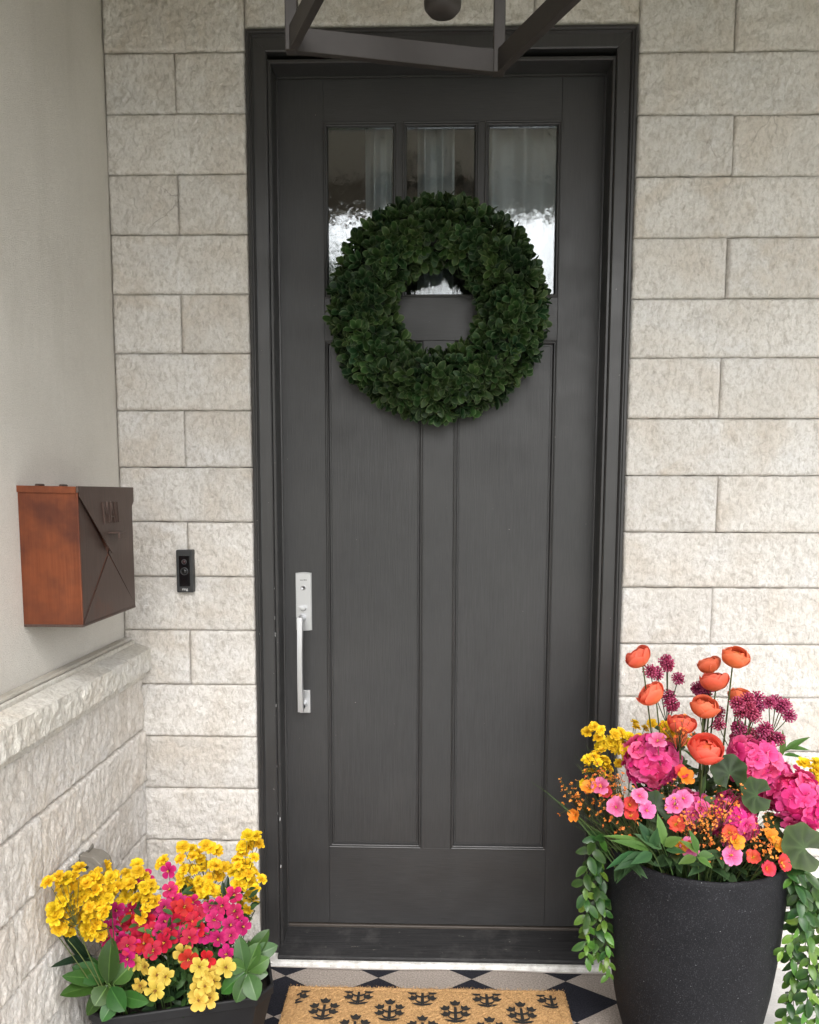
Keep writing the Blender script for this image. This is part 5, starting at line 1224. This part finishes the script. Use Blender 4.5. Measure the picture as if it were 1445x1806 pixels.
# dense low foliage filling both planters
def clump(mb, n, cx, cy, rx, ry, z0, z1, L0, L1, w, cols_, ang=0, prof_='oval'):
    for i in range(n):
        t_ = rs.uniform(0, 2*math.pi); q = math.sqrt(rs.random()); u, v_ = rx*q*math.cos(t_), ry*q*math.sin(t_)
        p = Vector((cx+u*math.cos(ang)-v_*math.sin(ang), cy+u*math.sin(ang)+v_*math.cos(ang), rs.uniform(z0, z1)))
        d = Vector((rs.gauss(0, .6)+u/rx*.5, rs.gauss(0, .6)-.3, rs.uniform(.0, .9))).normalized(); L = rs.uniform(L0, L1)
        leaf_geo(mb, aim_leaf(p, p+d*L, rs.uniform(-.6, .6)), L, w*rs.uniform(.8, 1.2), prof_, .3, .3, rs.choice(cols_), None)
clump(low, 420, PC.x, PC.y, .155, .155, .47, .56, .035, .06, .018, [(.010, .026, .010), (.016, .042, .014), (.030, .068, .020), (.022, .05, .02)])
clump(low, 220, PC.x, PC.y+.02, .14, .13, .55, .70, .03, .055, .015, [(.014, .034, .012), (.03, .065, .02), (.045, .09, .025)])
tag(low.build('planter_foliage', M['leaf'], None, True, cols=True), 'dense low dark leaves filling the tall black planter', 'foliage', kind='stuff')
gr = MB()
for i in range(150):
    tx, ty, tz = GRASS_TIPS[i % len(GRASS_TIPS)]
    tip = Vector((tx+rs.gauss(0, .022), ty+rs.gauss(0, .02), tz+rs.gauss(0, .022))); b = soil_pt(tip.x, tip.y, .55, zs=.47)
    if i < len(GRASS_TIPS): tip = Vector((tx, ty, tz))
    pts = bez(b, (b+tip)/2+Vector((0, 0, .05)), tip, 6); w = rs.uniform(.0012, .0022); c = rs.choice([(.05, .085, .025), (.075, .115, .035), (.03, .055, .018), (.10, .14, .045)])
    vv = []; ff = []
    sd_ = Vector((rs.uniform(-1, 1), rs.uniform(-.4, .4), .2)).normalized()
    for k, p in enumerate(pts):
        ww = w*(1-.9*(k/6)**2); vv += [p-sd_*ww, p+sd_*ww]
        if k: n = 2*k; ff.append((n-2, n-1, n+1, n))
    gr.add(vv, ff, c)
tag(gr.build('planter_grass', M['leaf'], None, True, cols=True), 'thin arching grass blades among the tall planter flowers', 'grass', kind='stuff')

# trailing vines
VL_ = [leaf_mesh('leaf', .034, .017, 'oval', (.020, .060, .013), (.042, .095, .022), M['gloss_leaf'], .3, .35), leaf_mesh('leaf', .030, .015, 'oval', (.060, .135, .018), (.082, .165, .03), M['gloss_leaf'], .3, .45), leaf_mesh('leaf', .026, .013, 'oval', (.115, .215, .026), (.14, .25, .045), M['gloss_leaf'], .3, .5)]
VLAB = ['trailing vine hanging in front of the dark door, farthest out from the planter', 'trailing vine touching the planter side and ending over the diamond rug', 'trailing vine between the two others on the door side of the planter',
        'shortest trailing vine curling back over the planter away from the door', 'long trailing vine in front of the pale stone beside the planter', 'trailing vine hugging the planter side away from the door',
        'trailing vine arching widest over the rim away from the door', 'trailing vine woven behind the longer one beside the planter', 'trailing vine farthest from the planter, against the pale stone']
for i, pts in enumerate(VINE):
    pts = [Vector(p) for p in pts]
    root = empty('trailing_vine', pts[0]); left = i < 3
    tag(root, VLAB[i], 'vine', 'vines on the door side' if left else 'vines on the far side')
    # smooth path
    path = []
    for k in range(len(pts)-1):
        p0, p1, p2, p3 = pts[max(k-1, 0)], pts[k], pts[k+1], pts[min(k+2, len(pts)-1)]
        for s_ in range(8):
            t_ = s_/8; path.append(.5*((2*p1)+(p2-p0)*t_+(2*p0-5*p1+4*p2-p3)*t_*t_+(3*p1-p0-3*p2+p3)*t_**3))
    path.append(pts[-1])
    for p in path: p.z = max(p.z, .012)
    stem_part(root, path, .0012, (.05, .075, .025))
    acc = 0; nxt = .02; k = 0; tot = sum((b-a).length for a, b in zip(path[:-1], path[1:]))
    for a, b in zip(path[:-1], path[1:]):
        acc += (b-a).length
        while acc > nxt:
            k += 1; tdir = (b-a).normalized(); sd_ = Vector((math.cos(k*1.57), math.sin(k*1.57)*.8-.25, 0))
            age = nxt/tot
            for sg in (-1, 1):
                d = (sd_*sg*.95+tdir*.55+Vector((rs.gauss(0, .22), rs.gauss(0, .2)-.12, rs.gauss(0, .18)))).normalized()
                vi = 0 if rs.random() > age*1.0 else (1 if rs.random() > age*.6 else 2)
                child('leaf', VL_[vi], root, aim_leaf(b, b+d*.03, rs.uniform(-.5, .5), (0, -.6, .5)) @ Matrix.Scale(rs.uniform(.8, 1.2)*(1.05-.35*max(0, age-.75)*4*.5), 4))
            nxt += rs.uniform(.012, .020)

# ------------------------------------------------------------------ flowers in the window box
WC = Vector((-.592, -.428, 0))
def wsoil(x, y):
    u = (x-WC.x)*math.cos(BA)+(y-WC.y)*math.sin(BA); v_ = -(x-WC.x)*math.sin(BA)+(y-WC.y)*math.cos(BA)
    u = max(-.15, min(.15, u*.75)); v_ = max(-.07, min(.07, v_*.7))
    return Vector((WC.x+u*math.cos(BA)-v_*math.sin(BA), WC.y+u*math.sin(BA)+v_*math.cos(BA), .160))
YLAB = ['yellow spray spreading in front of the rough stone wainscot', 'yellow spray beside the taupe outlet cover', 'thin yellow spray arching over the middle of the window box', 'small low yellow spray amid the magenta flowers', 'largest dense yellow spray in the window box', 'tallest yellow spray reaching up beside the door casing']
for i, heads in enumerate(YELLOW_SMALL):
    c = Vector([sum(p[k] for p in heads)/len(heads) for k in range(3)])
    r_ = yellow_spray(heads, wsoil(c.x, c.y), YLAB[i], 'yellow sprays in the window box', .98, .09)
def single_w(name, lst, meshes, label, group, s0=1.0):
    for i, (x, y, z, ax_) in enumerate(lst):
        b = wsoil(x, y); root = empty(name, b); tag(root, label, 'flower', group)
        p = Vector((x, y, z)); a = Vector(ax_)+Vector((rs.gauss(0, .25), 0, rs.gauss(0, .25)))
        stem_part(root, bez(b, (b+p)/2+Vector((0, .01, .02)), p-a*.002), .0010, (.06, .10, .03))
        bl = child('blossom', meshes[i % len(meshes)], root, aim(p, a, rs.uniform(0, 6), s0*rs.uniform(.9, 1.15)))
single_w('magenta_flower', MAGENTA, MAG, 'five-petalled magenta flower in the black window box', 'magenta flowers in the window box', .98)
single_w('red_flower', RED_P, RED, 'five-petalled red flower with dark eye in the window box', 'red flowers in the window box', 1.0)
single_w('pale_yellow_flower', PALE, PAL, 'pale yellow speckled flower at the window box front', 'pale yellow flowers in the window box', 1.05)
def glossy(name, lst, label, cm, ce, group=None):
    c = Vector(lst[0][0]); b = wsoil(c.x, c.y); root = empty(name, b); tag(root, label, 'foliage', group)
    g = MB()
    for p, q, w in lst:
        p, q = Vector(p), Vector(q); L = (q-p).length
        g.tube([x-b for x in bez(b, (b+p)/2+Vector((0, 0, .01)), p, 4)], .0014, 5, (.07, .14, .03))
        k = rs.uniform(.8, 1.35); me = leaf_mesh('leaf', L, w*1.18, 'oval', tuple(v*k for v in cm), ce, M['gloss_leaf'], .20, .20, tuple(v*k*1.35 for v in cm), True, tuple(v*1.45 for v in ce))
        child('leaf', me, root, aim_leaf(p, q, rs.uniform(-.35, .35), (.1, -.75, .55)))
    g.build('stem', M['leaf'], root, True, cols=True)
glossy('glossy_plant', GLOSSY_LEFT, 'broad glossy green leaves spilling over the window box beside the wainscot', (.022, .062, .011), (.040, .090, .020))
glossy('glossy_plant', GLOSSY_RIGHT, 'broad glossy green leaves at the window box end by the threshold', (.024, .066, .012), (.042, .094, .022))
glossy('narrow_leaf_plant', DARK_LEAF, 'narrow dark green leaves under the yellow sprays by the wainscot', (.014, .030, .016), (.022, .042, .02))
fw_ = MB()
clump(fw_, 360, WC.x, WC.y, .19, .085, .175, .26, .025, .045, .014, [(.010, .026, .009), (.018, .045, .014), (.035, .08, .02), (.05, .11, .03)], BA)
clump(fw_, 260, WC.x, WC.y-.01, .13, .06, .25, .36, .022, .036, .013, [(.02, .05, .014), (.05, .11, .03), (.09, .17, .045), (.03, .07, .02)], BA)
clump(fw_, 60, WC.x, WC.y, .17, .07, .34, .42, .02, .034, .010, [(.02, .045, .014), (.04, .08, .025)], BA)
tag(fw_.build('window_box_foliage', M['leaf'], None, True, cols=True), 'fine mixed green filler leaves packed in the window box', 'foliage', kind='stuff')

# ------------------------------------------------------------------ garden behind the viewpoint (mirrored in the door glass)
def tree(name, loc, h, r_, n_leaf, label, sd_, leafc, bare=False):
    q = random.Random(sd_); root = empty(name, loc); tag(root, label, 'tree')
    g = MB(); tips = []
    def grow(p, d, L, w, lev):
        e = p+d*L; mid = (p+e)/2+Vector((q.gauss(0, .04), q.gauss(0, .04), 0))*L
        g.tube([p, mid, e], [w, w*.85, w*.68], 7 if lev < 2 else 4)
        if lev >= 2: tips.append(mid); tips.append(e)
        if lev >= (5 if bare else 4): return
        for k in range(3 if lev < 3 else 2):
            nd_ = (d+Vector((q.gauss(0, .55), q.gauss(0, .55), q.gauss(.15, .3)))).normalized(); grow(e, nd_, L*q.uniform(.6, .82), w*.6, lev+1)
    grow(Vector((0, 0, -.05)), Vector((0, 0, 1)), h*.36, r_, 0)
    g.build('trunk', M['bark'], root)
    if not bare:
        c = MB()
        for k in range(n_leaf):
            p = q.choice(tips)+Vector((q.gauss(0, .38), q.gauss(0, .38), q.gauss(0, .3))); d = Vector((q.gauss(0, 1), q.gauss(0, 1), q.gauss(0, 1))).normalized()
            leaf_geo(c, aim_leaf(p, p+d*.1, 0), .15, .09, 'blade', .2, .1, lerp3(leafc, tuple(v*1.7 for v in leafc), q.random()))
        c.build('crown', M['leaf'], root, False, cols=True)
tree('bare_tree', (1.05, -9, -.12), 7, .085, 0, 'leafless grey tree in the front garden, mirrored in the door glass', 3, (0, 0, 0), True)
tree('leafy_tree', (-2.6, -13, -.12), 6, .14, 3200, 'full green garden tree mirrored behind the wreath in the glass', 12, (.035, .07, .02))
tree('leafy_tree', (-6.5, -14, -.12), 8, .16, 6000, 'taller olive-green garden tree farther from the entry path', 15, (.045, .07, .022))
